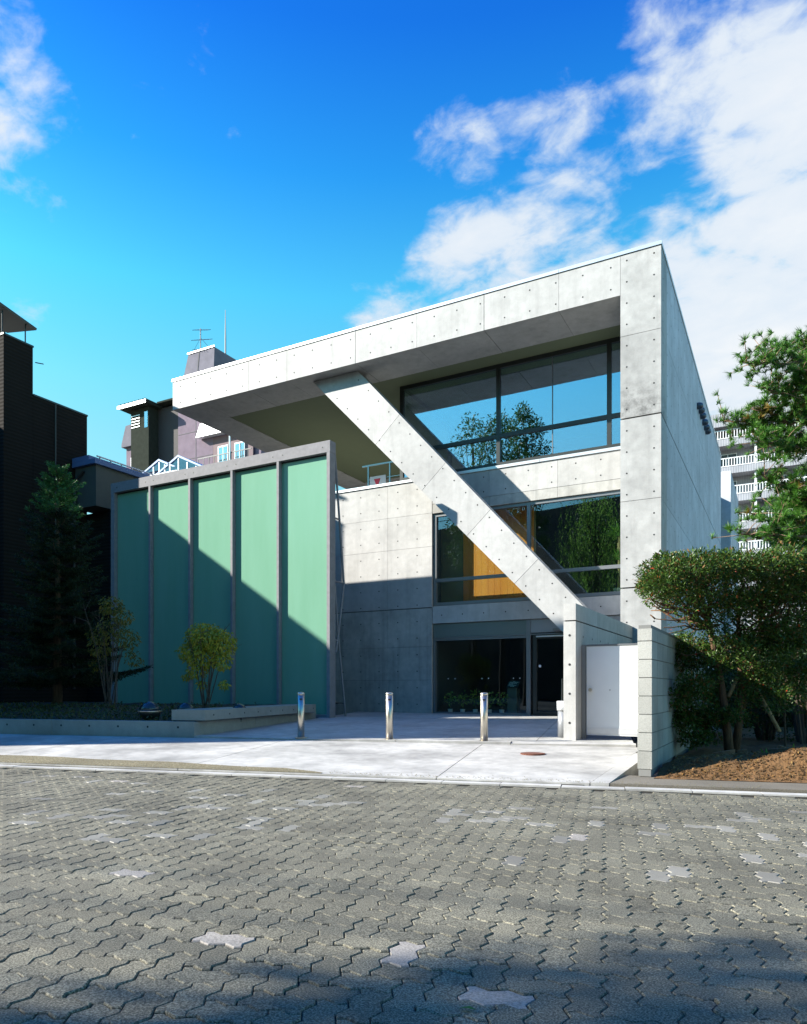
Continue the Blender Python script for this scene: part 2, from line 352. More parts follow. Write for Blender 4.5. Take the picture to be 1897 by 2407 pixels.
# ------------------------------------------------------------------ ground
SAND = simple('joint_sand', (0.05, 0.048, 0.04), 0.95, bump=0.4, bscale=150)
ASPH = speckle('old_asphalt', (0.12, 0.105, 0.08), (0.24, 0.22, 0.18), 0.5, 0.9, 0.0, 0.4, 90)
GRAV = speckle('gravel_strip', (0.12, 0.10, 0.05), (0.34, 0.30, 0.20), 0.7, 0.95, 0.0, 1.0, 45)
KERB = concrete('kerb_concrete', (0.46, 0.45, 0.42), 2.0, 0.0)
SOIL = simple('soil', (0.135, 0.07, 0.024), 0.95, bump=1.0, bscale=25, var=0.3, vscale=9)
DSOIL = simple('planter_soil', (0.05, 0.04, 0.025), 0.95, bump=1.0, bscale=30, var=0.3, vscale=9)
MAT_P = [speckle('paver_grey', (0.060, 0.056, 0.038), (0.30, 0.28, 0.205), 1.0, 0.8, 0.18, 0.7, 150.0),
         speckle('paver_smooth', (0.19, 0.182, 0.155), (0.28, 0.265, 0.225), 0.7, 0.55, 0.18, 0.3),
         speckle('paver_pale', (0.32, 0.295, 0.26), (0.10, 0.09, 0.08), 0.75, 0.75, 0.06, 0.35, 120)]
g = obj('ground', MB().prism([(-500,-300),(500,-300),(500,500),(-500,500)], -0.30, -0.09), simple('earth', (0.13, 0.12, 0.10), 0.95, var=0.2), kind='structure')
street = obj('street', MB().prism([fr(-45,-22), fr(45,-22), fr(45,7.33), fr(-45,7.33)], -0.08, -0.015), SAND, kind='structure')

U = 0.1125
GAPP = 0.0019
def paver_outline(cells):
    # outline of a two-cell block whose unit edges are all S-shaped
    d = 0.115
    (i0, j0), (i1, j1) = cells
    w, h = i1 - i0 + 1, j1 - j0 + 1
    def hed(i, j): return [(i, j), (i + .27, j + d), (i + .73, j - d)]
    def ved(i, j): return [(i, j), (i - d, j + .27), (i + d, j + .73)]
    pts = []
    for i in range(w): pts += hed(i, 0)
    for j in range(h): pts += ved(w, j)
    for i in reversed(range(w)): p = hed(i, h); pts += [(i + 1, h), p[2], p[1]]
    for j in reversed(range(h)): p = ved(0, j); pts += [(0, j + 1), p[2], p[1]]
    cx, cy = w / 2, h / 2
    return [((x - cx) * U, (y - cy) * U) for x, y in pts]
def inset(pl, k):
    n = len(pl); out = []
    for i in range(n):
        a, b, c = Vector(pl[i-1]), Vector(pl[i]), Vector(pl[(i+1) % n])
        e1 = (b - a).normalized(); e2 = (c - b).normalized()
        n1 = Vector((-e1.y, e1.x)); n2 = Vector((-e2.y, e2.x)); m = (n1 + n2)
        m = m / max(m.length_squared, .4) * 2 * k
        out.append((b.x + m.x, b.y + m.y))
    return out
def paver_geo(orient):
    o = paver_outline(((0, 0), (1, 0)) if orient == 0 else ((0, 0), (0, 1)))
    a = inset(o, GAPP); b = inset(o, GAPP + 0.0035); n = len(a)
    V = [(x, y, 0.0) for x, y in b] + [(x, y, -0.0045) for x, y in a] + [(x, y, -0.034) for x, y in a]
    tri = []
    # triangulate the top (concave) with mathutils
    from mathutils.geometry import tessellate_polygon
    tt = tessellate_polygon([[Vector((x, y, 0)) for x, y in b]])
    for t in tt:
        p, q, r = (Vector(b[k]) for k in t)
        tri.append(tuple(t) if (q - p).cross(r - p) > 0 else tuple(t)[::-1])
    for r0, r1 in ((n, 0), (2*n, n)):
        for i in range(n):
            j = (i + 1) % n; tri += [(r0+i, r0+j, r1+j), (r0+i, r1+j, r1+i)]
    return np.array(V, np.float32), np.array(tri, np.int32)
PG = [paver_geo(0), paver_geo(1)]
PME = {}
for k in (0, 1):
    for mi, m in enumerate(MAT_P):
        me = bpy.data.meshes.new('paver'); me.from_pydata(PG[k][0].tolist(), [], PG[k][1].tolist()); me.materials.append(m); me.update(); PME[k, mi] = me
def vnoise(x, y):
    return (math.sin(x*1.9+1.3*math.sin(y*1.1)) + math.sin(y*2.7+x*.8) + math.sin(x*4.1-y*3.3)*.6) / 2.6
PALE = [onZ(x, y, 0) for x, y in ((1236,2212),(910,2238),(1180,2335),(295,2053),(120,2330),(1640,2005),(1340,1978),(1180,1920))]
bricks = []
for i in range(-105, 70):
    for j in range(-30, 65):
        c = (i - j) % 4
        if c == 0: s, w, k = (i + 1) * U, (j + .5) * U, 0
        elif c == 3: s, w, k = (i + .5) * U, (j + 1) * U, 1
        else: continue
        if w > 7.27 or w < -3: continue
        x, y = fr(s, w)
        dep = -s_ * x + c_ * y; lat = c_ * x + s_ * y
        vis = dep > 1.6 and abs(lat / max(dep, .1)) < 0.60
        if not vis and not (dep > -1.5 and abs(lat) < 0.75 * max(dep, 0) + 3.0): continue
        mi = 0
        if w > 3.6 and rnd.random() < 0.12 * max(0, min(1, 1.2 - abs(w - 5.2 - .12*s*0) / 1.5)) * (1.6 if vnoise(s*.9, w*1.4) > 0.1 else 0.35): mi = 1
        if rnd.random() < 0.004: mi = 2
        if any((Vector((x, y, 0)) - p).length < 0.07 for p in PALE): mi = 2
        bricks.append((dep if vis else 99 + dep, x, y, k, mi))
bricks.sort()
for q, (dep, x, y, k, mi) in enumerate(bricks[:300]):
    o = inst('paver', PME[k, mi], street, (x, y, rnd.uniform(-.0025, .0025) + .006*vnoise(x*1.1, y*1.3)), FA)
    o.rotation_euler = (rnd.gauss(0, .008), rnd.gauss(0, .008), FA + rnd.gauss(0, .006))
VV, FF, MI = [], [], []; base = 0
for dep, x, y, k, mi in bricks[300:]:
    V, T = PG[k]; a = FA + rnd.gauss(0, .006); ca, sa = math.cos(a), math.sin(a); tx, ty = rnd.gauss(0, .008), rnd.gauss(0, .008)
    X = V[:, 0]*ca - V[:, 1]*sa; Y = V[:, 0]*sa + V[:, 1]*ca; Z = V[:, 2] + X*tx + Y*ty + rnd.uniform(-.0025, .0025) + .006*vnoise(x*1.1, y*1.3)
    VV.append(np.stack([X + x, Y + y, Z], 1)); FF.append(T + base); base += len(V); MI += [mi] * len(T)
soup('far_pavers', np.concatenate(VV), np.concatenate(FF), MAT_P, street, MI, kind='stuff')

# kerb strip: cast pieces end to end
kerb = obj('kerb', MB().prism([fr(-45,7.335), fr(45,7.335), fr(45,7.50), fr(-45,7.50)], -0.08, 0.0), SAND, kind='structure')
for q in range(-40, 30):
    s0 = q * 0.62 + .2
    pm = MB().prism([fr(s0,7.345), fr(s0+.612,7.345), fr(s0+.612,7.49), fr(s0,7.49)], -0.05, 0.016 + rnd.uniform(-.003,.003))
    obj('kerb_stone', pm, KERB, kerb)
# apron in front of the building: poured slabs
AXR = -1.77
apron = obj('sidewalk_apron', MB().prism([fr(-45,7.5), fr(-.2,7.5), (AXR,10.0), fr(.6,10.58), fr(-45,10.58)], -0.08, lambda x, y: zg(x,y)-.02), SAND, kind='structure')
for q in range(-14, 0):
    for (w0, w1) in ((7.505, 10.55),):
        s0, s1 = q*3.2+1.45, q*3.2+1.45+3.188
        if s1 > 0:   # last slab stops at the property line
            poly = [fr(s0,w0), (AXR, 7.0+.0), (AXR, 10.02), fr(s0+2.0,w1) if False else (AXR-.0,10.03), fr(s0,w1)]
            p0 = fr(s0, w0); poly = [p0, (AXR, 7.28), (AXR, 10.35), fr(s0, w1)]
            poly = [fr(s0,w0), (AXR, (w0 + EY*AXR)/EX), (AXR, (w1 + EY*AXR)/EX), fr(s0,w1)]
        else: poly = [fr(s0,w0), fr(s1,w0), fr(s1,w1), fr(s0,w1)]
        obj('concrete_slab', MB().prism(poly, lambda x,y: zg(x,y)-.05, zg), CON_GND, apron)
# right-hand edging strip of the apron
def wl(X, w): return (X, (w + EY*X)/EX)
obj('concrete_edging', MB().prism([wl(AXR+.012,7.505), wl(AXR+.19,7.505), wl(AXR+.19,9.9), wl(AXR+.012,9.9)], -.05, lambda x,y: zg(x,y)+.006), KERB, apron)
# gravel washed along the kerb
gp = []
for q in range(41):
    s = -26 + q*(26-3.1)/40
    gp.append((s, 7.512))
up = [(s, 7.53 + (0.62 if s < -9 else 0.62*max(0,(-3.1-s)/5.9)**.45) + .035*math.sin(s*3.1) + .02*math.sin(s*7.7)) for s, _ in gp]
mb = MB(); n = len(gp)
pts = [(*fr(*p), zg(*fr(*p)) + .004) for p in gp] + [(*fr(*p), zg(*fr(*p)) + .007) for p in up]
mb.add(pts, [(i, i+1, n+i+1, n+i) for i in range(n-1)])
obj('gravel_strip', mb, GRAV, kind='structure')
# loose gravel grains on that strip and along the kerb
gv, gf = [], []
for q in range(5200):
    if q < 4200:
        s = RN.uniform(-12, -3.2); top = 7.53 + 0.62*max(0, min(1, (-3.1-s)/5.9))**.45
        w = RN.uniform(7.515, max(7.53, top - .02))
    else: s = RN.uniform(-10, 1.5); w = 7.51 + abs(RN.normal(0, .07))
    x, y = fr(s, w); r = RN.uniform(.003, .0085); z = zg(x, y) + .005
    b = len(gv)
    for dx, dy, dz in ((r,0,0),(-r*.5,r*.8,0),(-r*.5,-r*.8,0),(0,0,r*1.1)): gv.append((x+dx, y+dy, z+dz))
    gf += [(b,b+1,b+3),(b+1,b+2,b+3),(b+2,b,b+3)]
tag(soup('gravel', gv, gf, simple('gravel_grains', (0.30, 0.26, 0.17), 0.9), kind='stuff'), 'loose sand coloured gravel washed along the kerb')
# plaza
plaza = obj('plaza', MB().prism([fr(-7,10.58), fr(.8,10.58), (-2.2,17.1), (-10.5,17.1)], -.08, lambda x,y: zg(x,y)-.02), SAND, kind='structure')
# threshold strip with channel in front
for q in range(4):
    s0 = -6.68 + q*1.78
    s1 = s0 + 1.772
    poly = [fr(s0,10.60), fr(s1,10.60), fr(s1,10.80), fr(s0,10.80)]
    obj('threshold_slab', MB().prism(poly, .0, lambda x,y: zg(x,y)+.012), KERB, plaza)
for a in range(5):
    for b in range(6):
        s0, s1 = -6.68 + a*1.42, -6.68 + a*1.42 + 1.412; w0, w1 = 10.81 + b*1.42, 10.81 + b*1.42 + 1.412
        P = [fr(s0,w0), fr(s1,w0), fr(s1,w1), fr(s0,w1)]
        if max(p[1] for p in P) > 17.2:
            P = [(x, min(y, 17.15)) for x, y in P]
            if P[2][1] - P[1][1] < .1: continue
        obj('paving_slab', MB().prism(P, lambda x,y: zg(x,y)-.05, zg), concrete('slab_%d%d' % (a,b), (0.37,0.37,0.36), .8, 0) if False else CON_OLD, plaza)
# right: asphalt walk and garden earth
walk = obj('asphalt_walk', MB().prism([wl(AXR+.2,7.505), fr(12,7.505), fr(12,8.25), wl(AXR+.2,8.25)], -.08, .045), ASPH, kind='structure')
# earth of the garden on the right, heaped near the front
def mound(X, w):
    e = min(1, max(0, (w-8.10)/.30)); ee = min(1, max(0.0, (X+1.24)/.45))
    return .05 + e*(.05 + .24*ee*math.exp(-((w-8.72)/.55)**2)*(0.9+.3*math.sin(X*2.1)) + .05*vnoise(X*2, w*2) + .022*vnoise(X*9, w*8))
nx, ny = 140, 70; gx = np.linspace(-1.24, 9, nx); 
V, F = [], []
for j in range(ny):
    for i in range(nx):
        X = gx[i]; w = 8.02 + 10*(j/(ny-1))**2
        x, y = wl(X, w)
        hump = mound(X, w)
        V.append((x, y, hump + .0*w + RN.normal(0,.004)))
for j in range(ny-1):
    for i in range(nx-1): F.append((j*nx+i, j*nx+i+1, (j+1)*nx+i+1, (j+1)*nx+i))
soup('garden_soil', V, F, SOIL, kind='structure', smooth=True)
# earth clods, stones and dead leaves
cv, cf = [], []
for q in range(3800):
    X = RN.uniform(-1.15, 2.2); w = 8.1 + abs(RN.normal(0, .5)); x, y = wl(X, w)
    z = mound(X, w)
    r = RN.uniform(.006, .02); b = len(cv)
    for dx, dy, dz in ((r,0,0),(-r*.5,r*.8,0),(-r*.5,-r*.8,0),(0,0,r)): cv.append((x+dx+RN.normal(0,r*.2), y+dy, z+dz))
    cf += [(b,b+1,b+3),(b+1,b+2,b+3),(b+2,b,b+3)]
tag(soup('earth_clods', cv, cf, [SOIL, simple('clod_pale', (0.20,0.12,0.05), .95)], mi=[1 if (i//3)%4==0 else 0 for i in range(len(cf))], kind='stuff'), 'small brown earth clods and grit on the heaped garden soil')

# ------------------------------------------------------------------ museum building
YF, YW = 15.45, 17.2
museum = thing('concrete_museum', (-8.0, 16.5, 0.3), 'fair-faced concrete museum building with diagonal strut, overhanging roof and tall glazing', 'building')
HOLES = []   # (point, normal axis)
def holesY(x, z, y): HOLES.append(((x, y - .0025, z), 'Y'))
def holesX(x, y, z): HOLES.append(((x + .0025, y, z), 'X'))
def panelsY(part, xs, zs, y0, y1, m, gap=.006, recess=.02):
    for a, b in zip(xs[:-1], xs[1:]):
        for c, d in zip(zs[:-1], zs[1:]):
            obj('concrete_panel', MB().box(a+gap/2, b-gap/2, y0, y1, c+gap/2, d-gap/2), m, part)
# front beam
ZB, ZT = 9.36, 10.19
beam = obj('roof_beam', MB().box(-16.10, -3.14, YF+.03, 16.66, ZB+.03, ZT-.02), CORE, museum)
bj = [-16.17, -15.0, -13.24, -11.91, -9.72, -7.95, -6.19, -4.42, -3.09]
for i, (a, b) in enumerate(zip(bj[:-1], bj[1:])):
    ga = .013 if a in (-13.24, -9.72, -6.19) else .006; gb = .013 if b in (-13.24, -9.72, -6.19, -3.09) else .006
    obj('concrete_panel', MB().box(a + (0 if i == 0 else ga/2), b - gb/2, YF, 16.7, ZB, ZT), CON, beam)
x = -15.85
while x < -3.2:
    holesY(x, 10.0, YF); holesY(x, 9.53, YF); x += .598
edge = obj('roof_edge_beam', MB().box(-16.17, -15.06, 16.705, 25.0, ZB, ZT), CON, museum)
obj('roof_back_beam', MB().box(-15.055, -9.42, 24.6, 25.0, ZB, ZT), CON, museum)
obj('roof_slab', MB().box(-15.05, -3.10, 16.71, 24.59, 9.41, 10.15), CORE, museum)
obj('soffit_panel', MB().box(-15.052, -3.12, 16.705, 24.59, 9.375, 9.40), SOFFIT, museum)
# coping: folded metal strips along the roof edge
cop = obj('roof_coping', MB().box(-16.19, -13.24-.004, YF-.02, YF+.5, ZT+.012, ZT+.085), COPING, museum)
for a, b in zip([-13.24, -9.72, -6.19, -4.42], [-9.72, -6.19, -4.42, -2.25]):
    obj('coping_strip', MB().box(a+.004, b-.004, YF-.02, YF+.5, ZT+.012, ZT+.085), COPING, cop)
obj('coping_strip', MB().box(-2.6, -2.25, YF+.504, 30.8, ZT+.012, ZT+.085), COPING, cop)
obj('coping_strip', MB().box(-16.19, -15.8, YF+.504, 25.02, ZT+.012, ZT+.085), COPING, cop)
obj('roof_deck', MB().box(-15.8, -2.6, YF+.5, 30.7, ZT-.03, ZT+.01), CORE, museum)
# column / side wall
side = obj('side_wall', MB().box(-3.05, -2.30, YF+.03, 30.76, .12, ZT-.02), CORE, museum)
ys = [YF, 16.23, 18.17, 20.2, 22.9, 26.13, 30.8]
zs = [.06, 1.35, 3.14, 4.97, 6.72, 8.47, ZT]
for i, (a, b) in enumerate(zip(ys[:-1], ys[1:])):
    for j, (c, d) in enumerate(zip(zs[:-1], zs[1:])):
        g0 = .009 if c not in (3.14, 6.72) else .03; g1 = .009 if d not in (3.14, 6.72) else .03
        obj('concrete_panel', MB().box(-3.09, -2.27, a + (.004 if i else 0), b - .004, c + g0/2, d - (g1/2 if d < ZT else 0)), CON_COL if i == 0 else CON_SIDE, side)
z = 10.06
while z > .5:
    holesY(-2.96, z, YF); holesY(-2.41, z, YF)
    y = 15.7
    while y < 30.6:
        holesX(-2.27, y, z); y += .6
    z -= .45
# left wall, bands, lintel
ZW = 6.66
lw = obj('front_wall', MB().box(-14.9, -8.42, YW+.03, YW+.28, .1, ZW-.02), CORE, museum)
xs = [-15.0, -13.36, -11.56, -9.76, -8.39]
zz = [.2, 1.25, 2.15, 3.20, 4.85, 5.75, ZW]
for a, b in zip(xs[:-1], xs[1:]):
    for c, d in zip(zz[:-1], zz[1:]):
        g0 = .024 if c == 3.2 else .006; g1 = .024 if d == 3.2 else .006
        obj('concrete_panel', MB().box(a+.003, b-.003, YW, YW+.3, c+g0/2, d-g1/2), CON_OLD if d <= 3.2 else CON, lw)
z = 6.56 - .12
while z > .4:
    x = -14.24
    while x < -8.45:
        holesY(x, z, YW); x += .6
    z -= .45
band = obj('upper_band', MB().box(-8.36, -3.12, YW+.03, YW+.28, 5.76, ZW-.02), CORE, museum)
for a, b in zip([-8.38, -6.75, -4.95], [-6.75, -4.95, -3.095]):
    obj('concrete_panel', MB().box(a+.003, b-.003, YW, YW+.3, 5.98+.004, ZW), CON, band)
    obj('concrete_panel', MB().box(a+.003, b-.003, YW+.004, YW+.3, 5.73, 5.98-.004), CON_OLD, band)
for x in np.arange(-8.1, -3.2, .6):
    holesY(x, 6.5, YW); holesY(x, 6.12, YW)
lint = obj('entrance_lintel', MB().box(-8.36, -3.12, YW+.03, YW+.28, 2.79, 3.19), CORE, museum)
for a, b in zip([-8.38, -6.75, -4.95], [-6.75, -4.95, -3.095]):
    obj('concrete_panel', MB().box(a+.003, b-.003, YW, YW+.3, 2.765, 3.225), CON, lint)
for x in np.arange(-8.1, -3.2, .6): holesY(x, 2.98, YW)
sc = obj('sill_coping', MB().box(-15.0, -8.42, YW-.03, YW+.34, ZW+.004, ZW+.075), COPING, museum)
obj('coping_strip', MB().box(-8.41, -5.4, YW-.03, YW+.34, ZW+.004, ZW+.075), COPING, sc)
obj('coping_strip', MB().box(-5.39, -3.10, YW-.03, YW+.34, ZW+.004, ZW+.075), COPING, sc)
obj('terrace_floor', MB().box(-15.0, -3.10, YW+.345, 24.55, 6.30, 6.62), CON_OLD, museum)
obj('rear_block', MB().box(-9.40, -3.10, 24.0, 30.7, .1, 9.36), CON_OLD, museum)
obj('west_wall', MB().box(-15.0, -14.7, YW+.31, 24.5, .1, 6.29), CON_OLD, museum)
# diagonal strut (tapering)
YS0, YS1 = 15.82, 16.22
def Ledge(z): return -11.08 + (9.11 - z) / 6.85 * 6.68
def Redge(z): return -9.65 + (9.09 - z) / 6.22 * 5.66
def cut(z):   # a seam square to the strut
    w = Redge(z) - Ledge(z); zr = z + .5*w
    for _ in range(4): zr = z + (Redge(zr) - Ledge(z)) * .93
    return (Ledge(z), z), (Redge(zr), zr)
cuts = [onY(x, y, YS0).z for x, y in ((893,1043),(988,1154),(1097,1259.5),(1219.5,1371))]
cuts = [9.34] + cuts + [.15]
strut = None
for i, (a, b) in enumerate(zip(cuts[:-1], cuts[1:])):
    la, ra = cut(a - (.003 if i else 0)); lb, rb = cut(b + .003)
    if i == 0: ra = (Redge(9.34), 9.34)
    if i == 4: rb = (Redge(.15), .15)
    m = MB().extrY([la, ra, rb, lb], YS0, YS1)
    if strut is None:
        strut = obj('diagonal_strut', MB().extrY([(Ledge(9.3)+.06,9.3),(Redge(9.3)-.06,9.3),(Redge(.2)-.06,.2),(Ledge(.2)+.06,.2)], YS0+.02, YS1-.02), CORE, museum)
    obj('concrete_panel', m, CON, strut)
zc = 8.75
while zc > 1:
    holesY(Ledge(zc)+.2, zc, YS0)
    holesY(Redge(zc+.35)-.2, zc+.35, YS0)
    zc -= .335
# tie holes
mb = MB()
for (p, ax) in HOLES:
    r = .018; b = []
    for k in range(8):
        a = 2*math.pi*k/8 + .2
        b.append((p[0]+r*math.cos(a), p[1], p[2]+r*math.sin(a)) if ax == 'Y' else (p[0], p[1]+r*math.cos(a), p[2]+r*math.sin(a)))
    mb.add(b, [tuple(range(8))])
obj('tie_holes', mb, HOLE, museum, kind='stuff')
# windows
def window(name, x0, x1, z0, z1, y, vs, hs, fw_, fm, gm, dep=.1, hx=None):
    m = MB(); e = fw_/2
    m.box(x0, x0+fw_, y, y+dep, z0, z1).box(x1-fw_, x1, y, y+dep, z0, z1)
    m.box(x0+fw_, x1-fw_, y+.002, y+dep, z0, z0+fw_).box(x0+fw_, x1-fw_, y+.002, y+dep, z1-fw_, z1)
    for v in vs: m.box(v-e, v+e, y+.001, y+dep, z0+fw_, z1-fw_)
    cols = [x0+e] + list(vs) + [x1-e]
    for a, b in zip(cols[:-1], cols[1:]):
        for h in hs: m.box(a+e, b-e, y+.003, y+dep, h-e, h+e)
    f = obj(name, m, fm, museum)
    rows = [z0+e] + list(hs) + [z1-e]
    for a, b in zip(cols[:-1], cols[1:]):
        for c, d in zip(rows[:-1], rows[1:]):
            obj('pane', MB().box(a+e*.6, b-e*.6, y+dep*.45, y+dep*.45+.012, c+e*.6, d-e*.6), gm, f)
    return f
wu = window('upper_window', -9.41, -3.10, ZW+.08, 9.37, YW+.06, [-6.53, -3.72], [7.52], .10, FRAME, GLASS_U)
obj('glass_joint', MB().box(-5.118, -5.10, YW+.085, YW+.10, ZW+.2, 9.25), FRAME_G, wu)
m = MB().box(-9.41, -9.31, 23.9, 24.0, ZW, 9.37).box(-9.41, -9.31, YW+.17, 23.9, 9.25, 9.37).box(-9.41, -9.31, YW+.17, 23.9, ZW, ZW+.1).box(-9.41,-9.31,20.4,20.5,ZW+.1,9.25)
ws = obj('terrace_window', m, FRAME, museum)
obj('pane', MB().box(-9.365, -9.353, YW+.17, 20.4, ZW+.08, 9.27), GLASS_L, ws); obj('pane', MB().box(-9.365, -9.353, 20.5, 23.9, ZW+.08, 9.27), GLASS_L, ws)
wm = window('middle_window', -8.37, -3.10, 3.24, 5.725, YW+.05, [-5.71], [3.92], .085, FRAME_G, GLASS_L)
# entrance front: metal fascia, fixed pane and door
ent = obj('entrance_fascia', MB().box(-8.37, -5.76, YW+.05, YW+.15, 2.40, 2.755), simple('fascia_metal', (0.17,0.2,0.19), .4, .4), museum)
obj('fascia_panel', MB().box(-5.66, -3.12, YW+.05, YW+.15, 2.42, 2.755), simple('fascia_metal_pale', (0.3,0.31,0.33), .4, .4), ent)
obj('fascia_trim', MB().box(-8.37, -3.12, YW+.035, YW+.16, 2.365, 2.395), FRAME_G, ent)
ew = window('entrance_window', -8.37, -5.66, .33, 2.36, YW+.05, [], [], .06, FRAME_G, GLASS_E)
obj('mullion', MB().box(-5.762, -5.652, YW+.03, YW+.17, .3, 2.755), FRAME_G, ew)
dr = window('entrance_door', -5.60, -3.9, .34, 2.36, YW+.06, [], [], .10, FRAME, GLASS_E)
obj('door_track', MB().box(-5.5, -3.4, YW+.0, YW+.05, 2.30, 2.335), COPING, dr)
obj('sensor_box', MB().box(-5.05, -4.72, YW-.08, YW+.03, 2.44, 2.50), FRAME_G, dr)
obj('door_handle', MB().tube([(-4.85,YW+.02,.55),(-4.85,YW+.02,1.25)], .012).tube([(-4.85,YW+.02,1.25),(-4.85,YW+.1,1.25)], .01).tube([(-4.85,YW+.02,.55),(-4.85,YW+.1,.55)], .01), STAIN, dr)
obj('door_sticker', MB().extrY([(-5.43+.035*math.cos(a), 1.58+.035*math.sin(a)) for a in np.linspace(0,2*math.pi,13)[:-1]], YW+.098, YW+.101), WHITE, dr)
obj('side_light_pane', MB().box(-3.88, -3.12, YW+.10, YW+.112, .35, 2.36), GLASS_L, dr)
for dx in (-7.95,-7.75,-6.98,-6.8,-6.12,-5.95):
    obj('safety_dot', MB().extrY([(dx+.014*math.cos(a), 1.28+.014*math.sin(a)) for a in np.linspace(0,2*math.pi,9)[:-1]], YW+.088, YW+.091), WHITE, ew)
obj('threshold', MB().box(-8.37,-3.12, YW-.02, YW+.3, .2, .335), FRAME_G, ew)
# rooms behind the glass
WOOD = bark('wood_panelling', (0.80,0.25,0.03), (0.92,0.34,0.05), (2.5,2.5,.35)); 
for n_ in WOOD.node_tree.nodes:
    if n_.type == 'BUMP': n_.inputs['Strength'].default_value = .03
WOOD.node_tree.nodes['Principled BSDF'].inputs['Roughness'].default_value = .45
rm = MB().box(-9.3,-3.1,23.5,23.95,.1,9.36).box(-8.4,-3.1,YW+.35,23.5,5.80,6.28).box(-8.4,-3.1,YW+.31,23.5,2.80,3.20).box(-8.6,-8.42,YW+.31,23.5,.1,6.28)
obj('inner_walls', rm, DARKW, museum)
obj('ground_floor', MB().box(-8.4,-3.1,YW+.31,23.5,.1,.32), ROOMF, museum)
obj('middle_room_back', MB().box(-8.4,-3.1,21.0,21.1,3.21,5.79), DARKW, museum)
wall2 = obj('middle_room_wall', MB().box(-8.4,-5.72,17.80,17.88,3.21,5.79), simple('olive_wall',(0.22,0.2,0.11),.8), museum)
for q in range(11):
    x0 = -7.72 + q*.18
    obj('wood_board', MB().box(x0+.002, x0+.178, 17.765, 17.798, 3.25, 5.75), WOOD, wall2)
# terrace railing with small notice
rail = thing('terrace_railing', (-10.2, 17.75, 6.62), 'thin metal railing along the terrace edge above the concrete wall', 'railing')
STP = simple('rail_steel', (0.45,0.47,0.48), .35, .9)
a = onY(862, 1096, 17.75); zt = a.z
obj('top_rail', MB().box(a.x-.15, -9.5, 17.73, 17.77, zt-.02, zt+.02), STP, rail)
for x in (a.x+.05, -10.0, -9.52): obj('post', MB().box(x-.02, x+.02, 17.735, 17.765, 6.62, zt-.021), STP, rail)
for zz_ in (6.85, 7.1): obj('rail_bar', MB().box(a.x+.07, -9.54, 17.743, 17.757, zz_-.008, zz_+.008), STP, rail)
sg = thing('terrace_notice', (a.x+.38, 17.70, 6.75), 'small white notice with a red inverted triangle on the terrace railing', 'sign')
obj('notice_board', MB().box(a.x+.13, a.x+.66, 17.70, 17.715, 6.70, 7.16), simple('notice_white',(.62,.66,.68),.5), sg)
tx = a.x+.38
obj('triangle', MB().extrY([(tx-.11,7.08),(tx+.11,7.08),(tx,6.82)], 17.694, 17.698), simple('notice_red',(.6,.05,.08),.5), sg)
# round wall vents
for q, (px, py) in enumerate([(1638.5,955.6),(1642.5,966),(1646,979),(1651,994),(1655,1006),(1658,1015)]):
    p = onX(px, py, -2.27)
    v = obj('wall_vent', MB().lathe([(.085,-.10),(.10,-.05),(.10,.0),(.085,.05),(.04,.085),(.005,.095)], tuple(ORG[museum.name]), 14), simple('vent_dark',(.10,.12,.15),.35,.5) if q == 0 else bpy.data.materials['vent_dark'], museum, smooth=True)
    v.rotation_euler = (0, math.radians(105), 0); v.location = Vector((-2.19, p.y, p.z)) - ORG[museum.name]
    v.parent = museum
# rear annex wall visible past the side wall
an = obj('rear_annex', MB().box(-4.0,-2.05,33.0,38.4,.1,10.25), CON_SIDE, museum)
obj('annex_link', MB().box(-4.0,-2.5,30.8,32.99,.1,9.2), CON_OLD, museum)

# ------------------------------------------------------------------ frosted glass screen
YSC = 14.25; ZS0, ZS1 = .29, 7.02
scr = thing('glass_screen', (-13.56, YSC+.12, ZS0), 'tall free-standing screen of pale green frosted glass in a grey steel frame', 'screen')
rl = obj('top_rail', MB().box(-17.415, -9.69, YSC, YSC+.25, ZS1-.28, ZS1), STEELP, scr)
mx_ = [-17.414, -15.862, -14.338, -12.835, -11.312, -9.788]; mw = [.14,.07,.07,.07,.07,.09]
for x, w_ in zip(mx_, mw): obj('mullion', MB().box(x, x+w_, YSC+.002, YSC+.25, ZS0, ZS1-.281), STEELP, scr)
for a, wa, b in zip(mx_[:-1], mw[:-1], mx_[1:]):
    obj('glass_pane', MB().box(a+wa+.006, b-.006, YSC+.12, YSC+.14, ZS0+.09, ZS1-.30), FROST, scr)
    obj('pane_clip', MB().box(a+wa+.01, b-.01, YSC+.115, YSC+.145, ZS1-.32, ZS1-.285), FRAME, scr)
    obj('bottom_rail', MB().box(a+wa+.002, b-.002, YSC+.04, YSC+.22, ZS0, ZS0+.085), STEELP, scr)
mb = MB()
for x, w_ in zip(mx_, mw):
    for dx in (-.12, .12+w_):
        if -17.3 < x+dx < -9.75: mb.box(x+dx-.013, x+dx+.013, YSC-.006, YSC-.001, ZS1-.16, ZS1-.134)
obj('rail_bolts', mb, FRAME, rl)
for x, w_ in zip(mx_[1:], mw[1:]):
    xc = x + w_*.6; y0 = YSC+.26
    P = lambda z, o: (xc, y0+o, z)
    br = obj('wind_brace', MB().tube([P(6.9,0),P(5.2,.22),P(3.65,.42)], .028, 8).tube([P(3.65,.42),P(2.3,.16),P(1.9,.05)], .028, 8).tube([P(3.55,.02),P(2.2,.18),P(.3,.5)], .025, 8), STEELP, scr)
    for z, o in ((5.2,.22),(3.65,.42),(2.2,.18)): obj('brace_strut', MB().tube([P(z,-.02),P(z,o+.03)], .02, 6), STEELP, br)
obj('base_plate', MB().box(-9.83,-9.65,YSC-.05,YSC+.7,zg(-9.7,14.5)+.0,ZS0+.02), KERB, scr)

